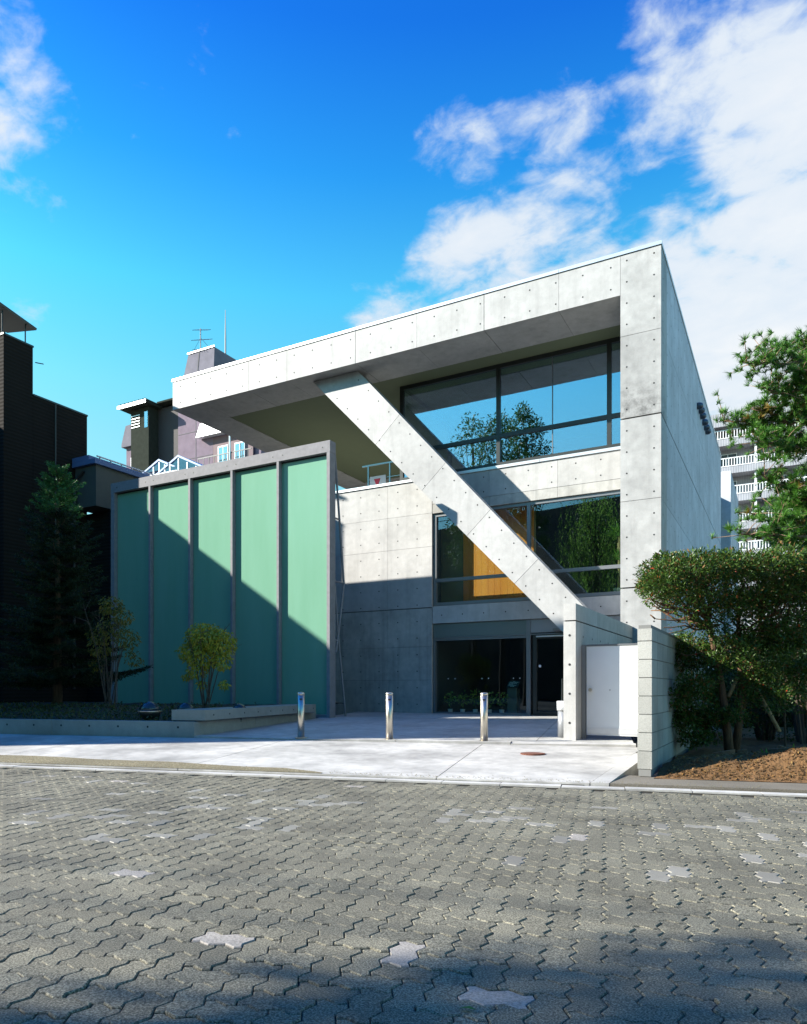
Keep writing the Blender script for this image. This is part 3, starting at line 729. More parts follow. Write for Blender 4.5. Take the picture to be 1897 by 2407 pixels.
# ------------------------------------------------------------------ planter, bench, planter soil
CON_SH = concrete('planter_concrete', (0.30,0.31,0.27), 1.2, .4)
pl = thing('planter_wall', (*fr(-12,10.7), .15), 'low exposed concrete planter wall running along the left pavement', 'planter')
ps = [-24, -20.4, -16.8, -13.2, -9.6, -6.69]
for a, b in zip(ps[:-1], ps[1:]):
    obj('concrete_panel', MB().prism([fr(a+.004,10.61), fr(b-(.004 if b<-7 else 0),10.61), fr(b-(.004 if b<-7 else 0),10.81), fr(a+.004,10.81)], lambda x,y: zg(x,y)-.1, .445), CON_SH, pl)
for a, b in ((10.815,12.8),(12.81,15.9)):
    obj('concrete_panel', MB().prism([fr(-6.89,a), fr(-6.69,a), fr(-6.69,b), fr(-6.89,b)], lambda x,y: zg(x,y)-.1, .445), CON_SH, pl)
mb = MB()
for q in range(28):
    s = -7.0 - q*.6; x, y = fr(s, 10.6075)
    ang = [2*math.pi*k/8 for k in range(8)]
    mb.add([(x+EX*.02*math.cos(t), y+EY*.02*math.cos(t), .35+.02*math.sin(t)) for t in ang], [tuple(range(8))])
obj('tie_holes', mb, HOLE, pl, kind='stuff')
V, F = [], []; nx, ny = 60, 26
for j in range(ny):
    for i in range(nx):
        s = -24 + (24-6.9)*i/(nx-1); w = 10.81 + 8.0*j/(ny-1); x, y = fr(s, w)
        V.append((x, y, .38 + .22*min(1, j/5) * (1 if j else 0) + .04*vnoise(x*2,y*2)))
for j in range(ny-1):
    for i in range(nx-1): F.append((j*nx+i, j*nx+i+1, (j+1)*nx+i+1, (j+1)*nx+i))
soup('planter_soil', V, F, DSOIL, kind='structure', smooth=True)
bench = thing('concrete_bench', (*fr(-6.87,13), .45), 'thick concrete bench slab laid on the planter wall beside the plaza', 'bench')
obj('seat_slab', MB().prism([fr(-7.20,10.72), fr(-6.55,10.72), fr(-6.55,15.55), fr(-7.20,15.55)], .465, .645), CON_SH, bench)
mb = MB()
for q in range(9):
    x, y = fr(-6.5475, 11.0+q*.55)
    mb.add([(x-EY*.018*math.cos(t), y+EX*.018*math.cos(t), .555+.018*math.sin(t)) for t in [2*math.pi*k/8 for k in range(8)]], [tuple(range(8))])
obj('tie_holes', mb, HOLE, bench, kind='stuff')
# ground cover in planter
lv, lf = [], []
def quad_leaf(lv, lf, p, d, n, L, Wd):
    d = np.asarray(d); n = np.asarray(n); d = d/ (np.linalg.norm(d)+1e-9); sd = np.cross(d, n); sd = sd/(np.linalg.norm(sd)+1e-9); p = np.asarray(p); b = len(lv)
    lv += [p, p+d*L*.5+sd*Wd*.5, p+d*L, p+d*L*.5-sd*Wd*.5]; lf.append((b,b+1,b+2,b+3))
for q in range(9000):
    s = RN.uniform(-20,-7.3); w = 10.85 + abs(RN.normal(0,1.2)); 
    if w > 15: continue
    x, y = fr(s, w); z = .40 + .2*min(1,(w-10.85)/1.4)
    quad_leaf(lv, lf, (x,y,z+RN.uniform(0,.1)), RN.normal(0,1,3)+np.array([0,0,.4]), RN.normal(0,1,3)+np.array([0,0,1.5]), RN.uniform(.03,.07), RN.uniform(.02,.04))
tag(soup('ground_cover', lv, lf, leafmat('ground_cover_leaf', (0.03,0.06,0.015), (0.10,0.10,0.03)), kind='stuff'), 'low dark leafy ground cover over the planter soil')

# spherical garden lights in the planter
LAMP = simple('lamp_shell', (0.04,0.05,0.05), .3, .6)
for (px, py, D, r, lab) in ((436,1650,13.2,.17,'round metal garden uplight beside the yellow-green shrub'), (352,1668,12.9,.20,'round metal garden uplight farthest left, in front of the planter shrubs'), (562,1632,13.6,.14,'round dark garden uplight behind the bench at the glass screen')):
    p = atD(px, py, D); t = thing('garden_uplight', (p.x, p.y, .5), lab, 'garden light', 'round garden uplights in the planter')
    zc = .60
    obj('shell', MB().lathe([(.03,-.2-r),(.05,-r*.9),(r*.75,-r*.62),(r*.97,-r*.2),(r,0.0)], (p.x,p.y,zc), 20), LAMP, t, smooth=True)
    obj('lens_dome', MB().lathe([(r*.97,.004),(r*.9,r*.35),(r*.62,r*.68),(r*.3,r*.86),(.01,r*.92)], (p.x,p.y,zc), 20), simple('lens',(.03,.05,.055),.15,.2) if 'lens' not in bpy.data.materials else bpy.data.materials['lens'], t, smooth=True)
    obj('rim', MB().tube([(p.x+(r+.006)*math.cos(a), p.y+(r+.006)*math.sin(a), zc) for a in np.linspace(0,2*math.pi,21)], .012, 6), STAIN, t)

# ------------------------------------------------------------------ wing wall, gate, block wall
wing = thing('wing_wall', (-2.93, 12.5, .2), 'low concrete wing wall between the entrance plaza and the white gate', 'wall')
ZG = zg(-2.9, 10.9)
wj = [10.85, 12.3, 13.9, YF-.005]
for a, b in zip(wj[:-1], wj[1:]):
    obj('concrete_panel', MB().box(-3.03, -2.84, a+.003, b-.003, .1, 2.045), CON, wing)
    obj('concrete_panel', MB().box(-3.03, -2.84, a+.003, b-.003, 2.065, 2.32), CON, wing)
obj('wall_core', MB().box(-3.01, -2.86, 10.88, YF-.03, .12, 2.3), CORE, wing)
mb = MB(); r = .02
for z in (1.83,1.38,.93,.48):
    mb.add([(-2.935+r*math.cos(t), 10.8475+.003, z+r*math.sin(t)) for t in [2*math.pi*k/8 for k in range(8)]], [tuple(range(8))])
    for y in (11.3,11.9,12.5,13.1,13.7,14.3): mb.add([(-2.8375, y+r*math.cos(t), z+r*math.sin(t)) for t in [2*math.pi*k/8 for k in range(8)]], [tuple(range(8))])
obj('tie_holes', mb, HOLE, wing, kind='stuff')
gate = thing('service_gate', (-2.1, 11.2, .25), 'flat white metal service gate between the wing wall and block wall', 'gate')
GWH = simple('gate_white', (0.78,0.79,0.78), .45, var=.03)
obj('gate_leaf', MB().box(-2.76, -1.45, 11.20, 11.245, .28, 1.67), GWH, gate)
obj('gate_post', MB().box(-2.835, -2.775, 11.19, 11.26, .2, 1.70), simple('gate_post_grey',(.25,.26,.26),.5,.3), gate)
kb = obj('gate_knob', MB().tube([(-2.69,11.2,.99),(-2.69,11.14,.99)], .012, 8).tube([(-2.69,11.165,.99),(-2.69,11.135,.99)], .028, 12), STAIN, gate)
for hz in (.45,1.45): obj('hinge', MB().tube([(-1.52,11.19,hz-.06),(-1.52,11.19,hz+.06)], .014, 8), STAIN, gate)
obj('gate_top_rail', MB().box(-2.76,-1.45,11.192,11.25,1.672,1.70), FRAME_G, gate)
obj('kick_plate', MB().box(-2.74,-1.47,11.192,11.198,.30,.40), COPING, gate)
obj('keyhole_plate', MB().box(-2.405,-2.39,11.193,11.198,.98,.995), FRAME_G, gate)
bw = thing('block_wall', (-1.355, 10.5, .13), 'grey concrete block boundary wall end-on beside the white gate', 'wall')
BLK = [speckle('block_grey', (0.36,0.36,0.33), (0.22,0.22,0.2), .5, .9, .10, .5, 110)]
bz0 = .13; 
def blkmesh(L_, h, t_=.15):
    m = MB().box(-t_/2, t_/2, 0, L_, 0, h); me = m.mesh('block'); me.materials.append(BLK[0]); return me
B_full, B_half, B_cap = blkmesh(.39,.19), blkmesh(.19,.19), blkmesh(.39,.13)
B_base = blkmesh(.39,.20)
YB0 = 8.06
obj('mortar', MB().box(-1.42,-1.29,YB0+.006,YB0+5.99,.05,1.70), simple('mortar',(.2,.2,.19),.95), bw)
for row in range(8):
    z = bz0 + .0 + row*.2
    if row == 7: z = bz0 + 7*.2
    y = YB0; 
    while y < YB0 + 5.6:
        if row == 7: inst('cap_block', B_cap, bw, (-1.355, y, z)); y += .40; continue
        inst('block', B_full, bw, (-1.355, y, z)); y += .40
# ------------------------------------------------------------------ small street things
bl = [('left', onZ(707,1733,.215), 'stainless steel bollard leftmost, in front of the concrete bench'),
      ('mid', onZ(915,1737,.215), 'stainless steel bollard in the middle of the plaza threshold'),
      ('right', onZ(1137.5,1741,.215), 'stainless steel bollard nearest the entrance door and wing wall')]
for _, p, lab in bl:
    b = thing('bollard', (p.x, p.y, .205), lab, 'bollard', 'bollards along the plaza threshold')
    obj('post', MB().lathe([(.057,0),(.057,.70)], (p.x,p.y,.21), 28), STAIN, b, smooth=False)
    for pol in b.children[0].data.polygons: pol.use_smooth = abs(pol.normal.z) < .5
    obj('cap', MB().lathe([(.057,.702),(.061,.708),(.061,.722),(.045,.736),(.01,.742)], (p.x,p.y,.21), 28), STAIN, b, smooth=True)
    obj('base_flange', MB().lathe([(.10,0),(.10,.008),(.06,.012)], (p.x,p.y,.205), 28), STAIN, b)
    f_ = Vector((p.x,p.y,0)).normalized()
    obj('reflector', MB().obox((p.x-f_.x*.058,p.y-f_.y*.058,.84), (f_.y,-f_.x,0), f_, (0,0,1), .022, .004, .010), FRAME, b)
p = onZ(1323, 1735, .21)
ash = thing('standing_ashtray', (p.x, p.y, .205), 'grey standing ashtray post with a white top behind the wing wall', 'ashtray')
obj('post', MB().lathe([(.085,0),(.085,.45)], (p.x,p.y,.205), 20), simple('ash_grey',(.28,.29,.30),.45,.4), ash, smooth=True)
obj('white_top', MB().lathe([(.098,.452),(.10,.60),(.092,.605),(.09,.56)], (p.x,p.y,.205), 20), WHITE, ash, smooth=True)
p = onZ(1252, 1767, .165)
mh = thing('manhole_cover', (p.x,p.y,zg(p.x,p.y)), 'small rusty round manhole cover in the white concrete apron', 'manhole cover')
RUST = simple('rust', (0.13,0.045,0.025), .85, bump=.5, bscale=60, var=.35, vscale=25)
zz_ = zg(p.x,p.y)
obj('rim', MB().lathe([(.165,-.02),(.165,.006),(.15,.008),(.148,-.0)], (p.x,p.y,zz_+.005), 28), RUST, mh)
obj('lid', MB().lathe([(.143,-.02),(.143,.008),(.01,.010)], (p.x,p.y,zz_+.005), 28), RUST, mh)
lf_ = thing('fallen_leaf', onZ(1098,2370,.006), 'single small green leaf fallen on the paving blocks', 'leaf')
q0 = onZ(1098,2370,.008); mb = MB()
mb.add([(q0.x-.028,q0.y-.01,.006),(q0.x,q0.y-.014,.014),(q0.x+.028,q0.y+.004,.008),(q0.x+.002,q0.y+.012,.012),(q0.x,q0.y,.009)], [(0,1,4),(1,2,4),(2,3,4),(3,0,4)])
obj('blade', mb, leafmat('fresh_leaf',(.06,.16,.03),(.08,.2,.04)), lf_)
st = thing('white_pebble', onZ(1507,1802,.07), 'white rounded stone at the foot of the block wall', 'stone')
q0 = onZ(1507,1800,.05)
obj('stone', MB().lathe([(.02,-.03),(.05,0),(.055,.03),(.035,.06),(.005,.07)], (q0.x,q0.y,.045), 9), simple('pebble',(.6,.58,.52),.8,bump=.3), st, smooth=True)

# potted plants and sign stand behind the entrance glass
def leaf_cloud(cs, rad, n, L, Wd, up=.3, shell=.5):
    V, F = [], []
    for c in cs:
        for q in range(n):
            d = RN.normal(0,1,3); d /= np.linalg.norm(d); rr = rad*(shell + (1-shell)*RN.random())
            p = np.asarray(c) + d*rr*np.array([1,1,.85])
            quad_leaf(V, F, p, d + RN.normal(0,.6,3) + np.array([0,0,-.2]), RN.normal(0,.6,3)+np.array([0,0,1.0])*up+d*.5, L*RN.uniform(.6,1.3), Wd*RN.uniform(.7,1.2))
    return V, F
POT = simple('pot_white', (0.88,0.90,0.88), .4)
PLF = leafmat('pot_leaf', (0.08,0.18,0.03), (0.3,0.38,0.08))
pot_lab = ['first from the left, beside the concrete wall','second from the left','third from the left','fourth from the left, behind the right bollard','fifth, nearest the sign stand']
for q, px in enumerate((1058, 1087, 1117, 1150, 1179)):
    p = onY(px, 1676, 17.55); t = thing('potted_plant', (p.x, 17.55, .325), 'white-potted plant inside the entrance glass, ' + pot_lab[q], 'potted plant', 'potted plants inside the entrance')
    obj('pot', MB().lathe([(.05,0),(.068,.135),(.072,.14),(.06,.13)], (p.x,17.55,.325), 16), POT, t, smooth=True)
    h = .35 + .06*((q*7)%3)
    obj('stem', MB().tube([(p.x,17.55,.44),(p.x+.02,17.55,.6),(p.x,17.56,.5+h*.6)], .008, 5), bark('plant_stem',(.1,.1,.04),(.15,.14,.06)) if q == 0 else bpy.data.materials['plant_stem'], t)
    V, F = leaf_cloud([(p.x,17.55,.58+h*.25),(p.x+.05,17.55,.62+h*.5),(p.x-.06,17.55,.6+h*.4)], .13, 26, .09, .05)
    soup('foliage', V, F, PLF, t)
p = onY(1206, 1600, 17.75)
ss = thing('sign_stand', (p.x, 17.75, .325), 'narrow dark information stand with a slanted lettered panel inside the entrance', 'sign stand')
obj('pedestal', MB().box(p.x-.13,p.x+.13,17.65,17.85,.325,1.02), simple('stand_green',(.05,.07,.055),.6), ss)
pan = obj('text_panel', MB().obox((p.x+.01,17.72,1.13), (1,0,.0), (0,.8,.6), (0,-.6,.8), .15, .14, .008), simple('panel_dark',(.02,.05,.045),.4), ss)
mb = MB()
for k, (l, w_) in enumerate(((-.03,.05),(-.11,.23),(-.11,.2),(-.11,.12),(-.11,.19),(-.05,.1))):
    c = Vector((p.x+.01, 17.72, 1.13)) + Vector((0,-.6,.8))*.0095 + Vector((0,.8,.6))*(.11-.042*k)
    x = l
    while x < l + w_:
        ww = rnd.uniform(.012,.035); mb.obox(c+Vector((x+ww/2,0,0)), (1,0,0), (0,.8,.6), (0,-.6,.8), ww/2, .009, .0008); x += ww + .01
obj('text_lines', mb, simple('sign_text',(.6,.75,.68),.6), pan)
# yucca in the middle window
p = onY(1455, 1400, 17.75)
yu = thing('yucca_plant', (p.x,17.75,3.21), 'spiky green yucca in a pale pot inside the middle window', 'potted plant')
obj('pot', MB().lathe([(.10,0),(.14,.24),(.15,.25),(.13,.23)], (p.x,17.75,3.21), 18), POT, yu, smooth=True)
obj('trunk', MB().tube([(p.x,17.75,3.40),(p.x+.01,17.75,4.0),(p.x-.01,17.75,4.75)], [.05,.045,.035], 9), bark('yucca_bark',(.16,.12,.07),(.28,.21,.12),(8,8,20)), yu, smooth=True)
V, F = [], []
for zc, L_, n_ in ((4.15,.36,60),(4.72,.46,110)):
    for q in range(n_):
        d = RN.normal(0,1,3); d[2] = abs(d[2])*.9+.1; d /= np.linalg.norm(d); b = len(V); sd = np.cross(d,[0,0,1.]); sd /= np.linalg.norm(sd)+1e-6
        p0 = np.array([p.x,17.75,zc]); l = L_*RN.uniform(.7,1.1); p1 = p0+d*l*.6; p2 = p0+d*l+np.array([0,0,-.12*l*(1.2-d[2])])
        V += [p0-sd*.012,p0+sd*.012,p1+sd*.014,p1-sd*.014,p2]; F += [(b,b+1,b+2),(b,b+2,b+3),(b+3,b+2,b+4)]
soup('fronds', V, F, leafmat('yucca_leaf',(.05,.14,.02),(.14,.28,.05)), yu)

# ------------------------------------------------------------------ vegetation
def nrm(v): v = np.asarray(v, float); return v/(np.linalg.norm(v)+1e-9)
def leaves_np(P, D, Nn, L, Wd):
    P = np.asarray(P, float); D = np.asarray(D, float); Nn = np.asarray(Nn, float); L = np.asarray(L)[:, None]; Wd = np.asarray(Wd)[:, None]
    D /= np.linalg.norm(D, axis=1, keepdims=True)+1e-9; S = np.cross(D, Nn); S /= np.linalg.norm(S, axis=1, keepdims=True)+1e-9
    up = np.cross(S, D)
    V = np.stack([P, P+D*L*.45+S*Wd*.5+up*Wd*.12, P+D*L, P+D*L*.45-S*Wd*.5+up*Wd*.12], 1).reshape(-1, 3)
    n = len(P); F = (np.arange(n)[:, None]*4 + np.arange(4)[None]).astype(np.int32)
    return V, F
BARK_B = bark('bark_brown', (0.06,0.032,0.018), (0.20,0.11,0.055))
BARK_D = bark('bark_dark', (0.05,0.035,0.025), (0.12,0.09,0.06))
# spruce on the left
def spruce(base, H, R):
    t = thing('spruce_tree', base, 'dark conical spruce with a sunlit tip coloured light green in front of the left building', 'tree')
    B = np.array(base)
    obj('trunk', MB().tube([B, B+[0,0,H*.5], B+[0,0,H*.97]], [.11,.06,.012], 9), BARK_D, t, smooth=True)
    P, D, Nn, L, Wd = [], [], [], [], []; tw = MB()
    z = .75
    while z < H*.985:
        f = (z-.75)/(H-.75); r = R*(1-f)**.8*(.86+.28*RN.random()) + .05; nb = 8 if f < .6 else 6
        a0 = RN.uniform(0,6.3)
        for k in range(nb):
            a = a0 + 2*math.pi*k/nb + RN.normal(0,.2); rr = r*RN.uniform(.75,1.12)
            dr = np.array([math.cos(a), math.sin(a), -.12 + .75*f*f]); st = B + [0,0,z+RN.normal(0,.05)]
            pts = [st + dr*rr*s + np.array([0,0,-.10*rr*s*(1-s)*2.2 + .12*rr*s*s]) for s in (0,.35,.7,1.0)]
            tw.tube(pts, [.014,.01,.007,.003], 4)
            m = int(12 + 30*rr)
            for s in np.linspace(.12, 1, m):
                c = st + dr*rr*s + np.array([0,0,-.10*rr*s*(1-s)*2.2 + .12*rr*s*s]); side = np.array([-math.sin(a), math.cos(a), 0])
                for sg in (-1,1):
                    ln = (.30*rr*(1-s)+.09)*RN.uniform(.7,1.1); dt = nrm(side*sg*.75 + dr*.65 + [0,0,-.15+.1*RN.normal()])
                    nn = max(4, int(ln/.024))
                    for q in range(nn):
                        P.append(c + dt*ln*q/nn + RN.normal(0,.006,3)); D.append(dt + RN.normal(0,.55,3) + [0,0,.15]); Nn.append(RN.normal(0,1,3)); L.append(RN.uniform(.045,.08)); Wd.append(.02)
        z += .17 + .10*(1-f)
    obj('branches', tw, BARK_D, t)
    V, F = leaves_np(P, D, Nn, L, Wd)
    zt = np.asarray(P)[:,2]; mi = (zt > base[2]+H*.80).astype(int)  # top needles lighter and greener: sunlight on the tip put into colour
    soup('crown', V, F, [leafmat('spruce_needle',(.008,.022,.008),(.02,.045,.014)), leafmat('spruce_tip_sunlit',(.03,.11,.03),(.07,.2,.05))], t, mi)
sp = atD(135, 1650, 16.0); spruce((sp.x, sp.y, .5), 5.55, 1.7)
sp2 = atD(-70, 1650, 15.0)

def shrub(base, H, spread, clusters, leaf, stemn, label, lsz=.072, per=150):
    t = thing('shrub', base, label, 'shrub', 'young shrubs in the planter')
    B = np.array(base); mb = MB(); P, D, Nn, L, Wd = [], [], [], [], []
    for k in range(stemn):
        a = RN.uniform(0,6.28); r = spread*RN.uniform(.25,.9); tip = B + [math.cos(a)*r, math.sin(a)*r*.8, H*RN.uniform(.7,.98)]
        mid = B*.45 + tip*.55 + [math.cos(a)*-.1*r, 0, .05]
        mb.tube([B + RN.normal(0,.05,3)*[1,1,0], mid, tip], [.012,.009,.004], 5)
        for q in range(3):
            s = RN.uniform(.4,.9); c = mid*(1-s)+tip*s; mb.tube([c, c+RN.normal(0,.14,3)+[0,0,.12]], [.006,.003], 4)
    for (dx, dy, dz, rr, n) in clusters:
        for q in range(n):
            d = nrm(RN.normal(0,1,3)); p = B + [dx,dy,dz] + d*rr*(.35+.65*RN.random()**.5)*np.array([1,1,.9])
            P.append(p); D.append(d*.4+[RN.normal(0,.5),RN.normal(0,.5),-.75]); Nn.append(RN.normal(0,.6,3)+d); L.append(lsz*RN.uniform(.7,1.35)); Wd.append(lsz*.42)
    obj('stems', mb, BARK_D, t); V, F = leaves_np(P, D, Nn, L, Wd)
    soup('crown', V, F, leaf, t)
LF_Y = leafmat('leaf_yellowgreen', (0.16,0.24,0.015), (0.42,0.34,0.03))
LF_D = leafmat('leaf_darkyellow', (0.06,0.09,0.012), (0.20,0.15,0.02))
b2 = atD(482, 1680, 14.0); b2.z = .55
shrub((b2.x,b2.y,.55), 1.75, .6, [(-.42,0,1.2,.24,456),(-.2,.1,1.5,.33,798),(.12,0,1.45,.34,798),(.36,.05,1.35,.32,722),(.0,-.1,1.1,.3,494),(-.2,0,.85,.22,247),(.45,0,1.0,.2,228),(.5,.0,.55,.1,76),(-.5,0,.7,.08,47),(-.1,0,.55,.1,57)], LF_Y, 13, 'rounded yellow-green shrub behind the concrete bench')
b1 = atD(258, 1680, 14.8); b1.z = .55
shrub((b1.x,b1.y,.55), 2.35, .65, [(.05,0,2.2,.24,285),(.4,0,1.95,.2,171),(-.3,0,1.35,.28,247),(-.4,0,1.6,.2,133),(.5,0,1.5,.26,209),(-.45,0,.95,.15,76),(.1,0,1.75,.3,247),(.6,.1,1.1,.2,95)], LF_D, 12, 'taller thin shrub with yellowing leaves between the spruce and glass screen', .075)

# clipped garden tree on the right
def ellips_points(c, r, n, shell=.55):
    d = RN.normal(0,1,(n,3)); d /= np.linalg.norm(d,axis=1,keepdims=True); k = shell + (1-shell)*RN.random((n,1))**.7
    return np.asarray(c) + d*k*np.asarray(r), d
def limb(mb, a, b, r0, r1, wob=.05, n=5, seg=6):
    a, b = np.asarray(a,float), np.asarray(b,float); pts = []
    for i in range(seg+1):
        s = i/seg; pts.append(a*(1-s)+b*s + (RN.normal(0,wob,3)*math.sin(math.pi*s) if 0<i<seg else 0))
    mb.tube(pts, [r0*(1-i/seg)+r1*i/seg for i in range(seg+1)], n); return pts
def hedge_tree():
    D0 = 9.3; base = atD(1712, 1765, D0)
    t = thing('clipped_garden_tree', (base.x,base.y,.15), 'flat-topped clipped evergreen with brown trunks on the earth mound', 'tree')
    at = lambda x, y, D=D0: np.array(atD(x, y, D))
    mb = MB()
    # two main stems
    def stem(px, r):
        pts = [at(*p) for p in px]; mb.tube(pts, r, 10)
    stem([(1714,1775,9.2),(1706,1690,9.2),(1697,1620,9.2),(1684,1550,9.25),(1668,1480,9.3),(1655,1430,9.35)], [.062,.05,.043,.038,.034,.022])
    stem([(1727,1770,9.35),(1738,1690,9.35),(1740,1600,9.4),(1736,1520,9.45),(1735,1440,9.5)], [.06,.044,.038,.034,.022])
    stem([(1730,1740,9.5),(1752,1620,9.6),(1775,1540,9.7),(1790,1460,9.7)], [.05,.036,.034,.022])
    ends = [(1520,1390),(1545,1370),(1580,1345),(1620,1330),(1660,1320),(1700,1318),(1750,1310),(1800,1310),(1850,1300),(1900,1310),(1940,1340),(1530,1420),(1600,1440),(1860,1400),(1900,1430),(1830,1450)]
    for (x, y) in ends:
        s = at(1668 if x < 1690 else 1738 if x < 1800 else 1785, 1480 - .25*(1480-y) + 10, 9.35); e = at(x, y+15, D0+RN.uniform(-.6,.6))
        pts = limb(mb, s, e, .03, .007, .05)
        for q in range(5):
            c = pts[2+q%4]; limb(mb, c, c + RN.normal(0,.22,3) + [0,0,.15], .009, .003, .03, 4, 3)
    # bare cut stubs on the left side
    for (x0,y0,x1,y1) in ((1590,1440,1512,1390),(1600,1450,1525,1405),(1610,1440,1530,1415),(1620,1440,1532,1425),(1680,1470,1542,1455),(1660,1478,1560,1475),(1690,1470,1565,1490),(1700,1465,1610,1430),(1690,1540,1600,1536),(1735,1520,1660,1545),(1740,1480,1830,1455)):
        limb(mb, at(x0,y0), at(x1,y1,D0-.3), .014, .006, .03, 5, 4)
    for (x, y, D) in ((1540,1455,9.0),(1775,1460,9.1)): limb(mb, at(x,y,D), at(x-12,y-10,D), .012, .008, .0, 4, 2)
    P, D = [], []
    blobs = []
    for x in np.arange(1545, 1960, 34):
        for k in range(3):
            blobs.append((x + RN.normal(0,8), 1345 + (10 if x < 1580 else -14) + RN.normal(0,9), D0 + (k-1)*.55, .30, 760))
            blobs.append((x + RN.normal(0,8), 1398 + (-10 if x < 1580 else 6) + RN.normal(0,14), D0 + (k-1)*.5, .26, 380))
    for x in np.arange(1620, 1960, 40):
        for k in range(2): blobs.append((x+RN.normal(0,8), 1450+RN.normal(0,16), D0+(k-.5)*.8, .22, 130 if x < 1790 else 260))
    blobs += [(1530,1372,9.2,.17,665),(1512,1385,9.1,.10,228),(1560,1318,9.3,.16,627)]
    # lower sprays
    for (x,y,n) in ((1640,1545,260),(1610,1560,200),(1660,1530,180),(1745,1510,200),(1780,1500,200),(1755,1545,150),(1700,1560,120),(1640,1610,200),(1620,1600,120),(1640,1640,220),(1600,1670,240),(1640,1685,260),(1680,1680,220),(1725,1680,160),(1550,1690,90),(1580,1665,120),(1640,1700,120),(1650,1735,160),(1590,1640,200),(1610,1700,220),(1660,1600,200),(1690,1640,160),(1570,1620,120),(1620,1740,160),(1600,1530,140),(1655,1720,80),(1840,1540,300),(1870,1500,300),(1885,1580,250),(1850,1620,200),(1830,1480,200)):
        blobs.append((x,y,9.0+RN.uniform(-.2,.5),.14 if n<200 else .19,int(n*2.2)))
    for q in range(60): blobs.append((RN.uniform(1740,1940), 1480+abs(RN.normal(0,120)), 9.3+RN.uniform(-.5,.8), .16, 200))
    for q in range(34): blobs.append((RN.uniform(1575,1700), 1500+RN.uniform(0,240), 9.6+RN.uniform(-.3,.5), .15, 190))
    for q in range(8): blobs.append((RN.uniform(1600,1730), 1465+abs(RN.normal(0,35)), 9.2+RN.uniform(-.4,.5), .13, 130))
    for (x,y,Dd,r,n) in blobs:
        p, d = ellips_points(at(x,y,Dd), (r*1.1,r*1.1,r*.72), n, .3); P.append(p); D.append(d)
    P = np.concatenate(P); D = np.concatenate(D)
    if True:  # trim the flat clipped top
        ztop = 2.80 + .07*np.sin(P[:,0]*3) + .05*np.sin(P[:,0]*11+P[:,1]*7) ; keep = P[:,2] < ztop + RN.normal(0,.05,len(P)); P, D = P[keep], D[keep]
    n = len(P); Dd = D + RN.normal(0,.7,(n,3)) + [0,0,.3]
    V, F = leaves_np(P, Dd, RN.normal(0,.7,(n,3))+[0,0,.8], RN.uniform(.022,.066,n), RN.uniform(.012,.028,n))
    obj('trunk', mb, BARK_B, t, smooth=True)
    mi = np.where(RN.random(n) < .10, 1, 0); mi[RN.random(n) < .006] = 2
    soup('crown', V, F, [leafmat('hedge_leaf',(.018,.055,.008),(.085,.15,.022),.4), leafmat('hedge_bronze',(.14,.07,.02),(.22,.13,.04)), leafmat('hedge_red',(.45,.05,.02),(.5,.1,.03))], t, mi)
    # prop poles
    for (a, b) in (((1772,1608,9.4),(1832,1720,9.1)),((1733,1592,9.3),(1712,1638,9.2))):
        pr = thing('prop_pole', atD(*b), 'pale wooden prop pole leaning against the clipped tree, ' + ('the longer one on the right' if a[0]==1772 else 'the short one between the trunks'), 'prop pole')
        obj('pole', MB().tube([atD(*a), atD(*b)], [.022,.026], 9), bark('bamboo',(.35,.22,.1),(.5,.34,.17),(4,4,20)) if 'bamboo' not in bpy.data.materials else bpy.data.materials['bamboo'], pr, smooth=True)
hedge_tree()

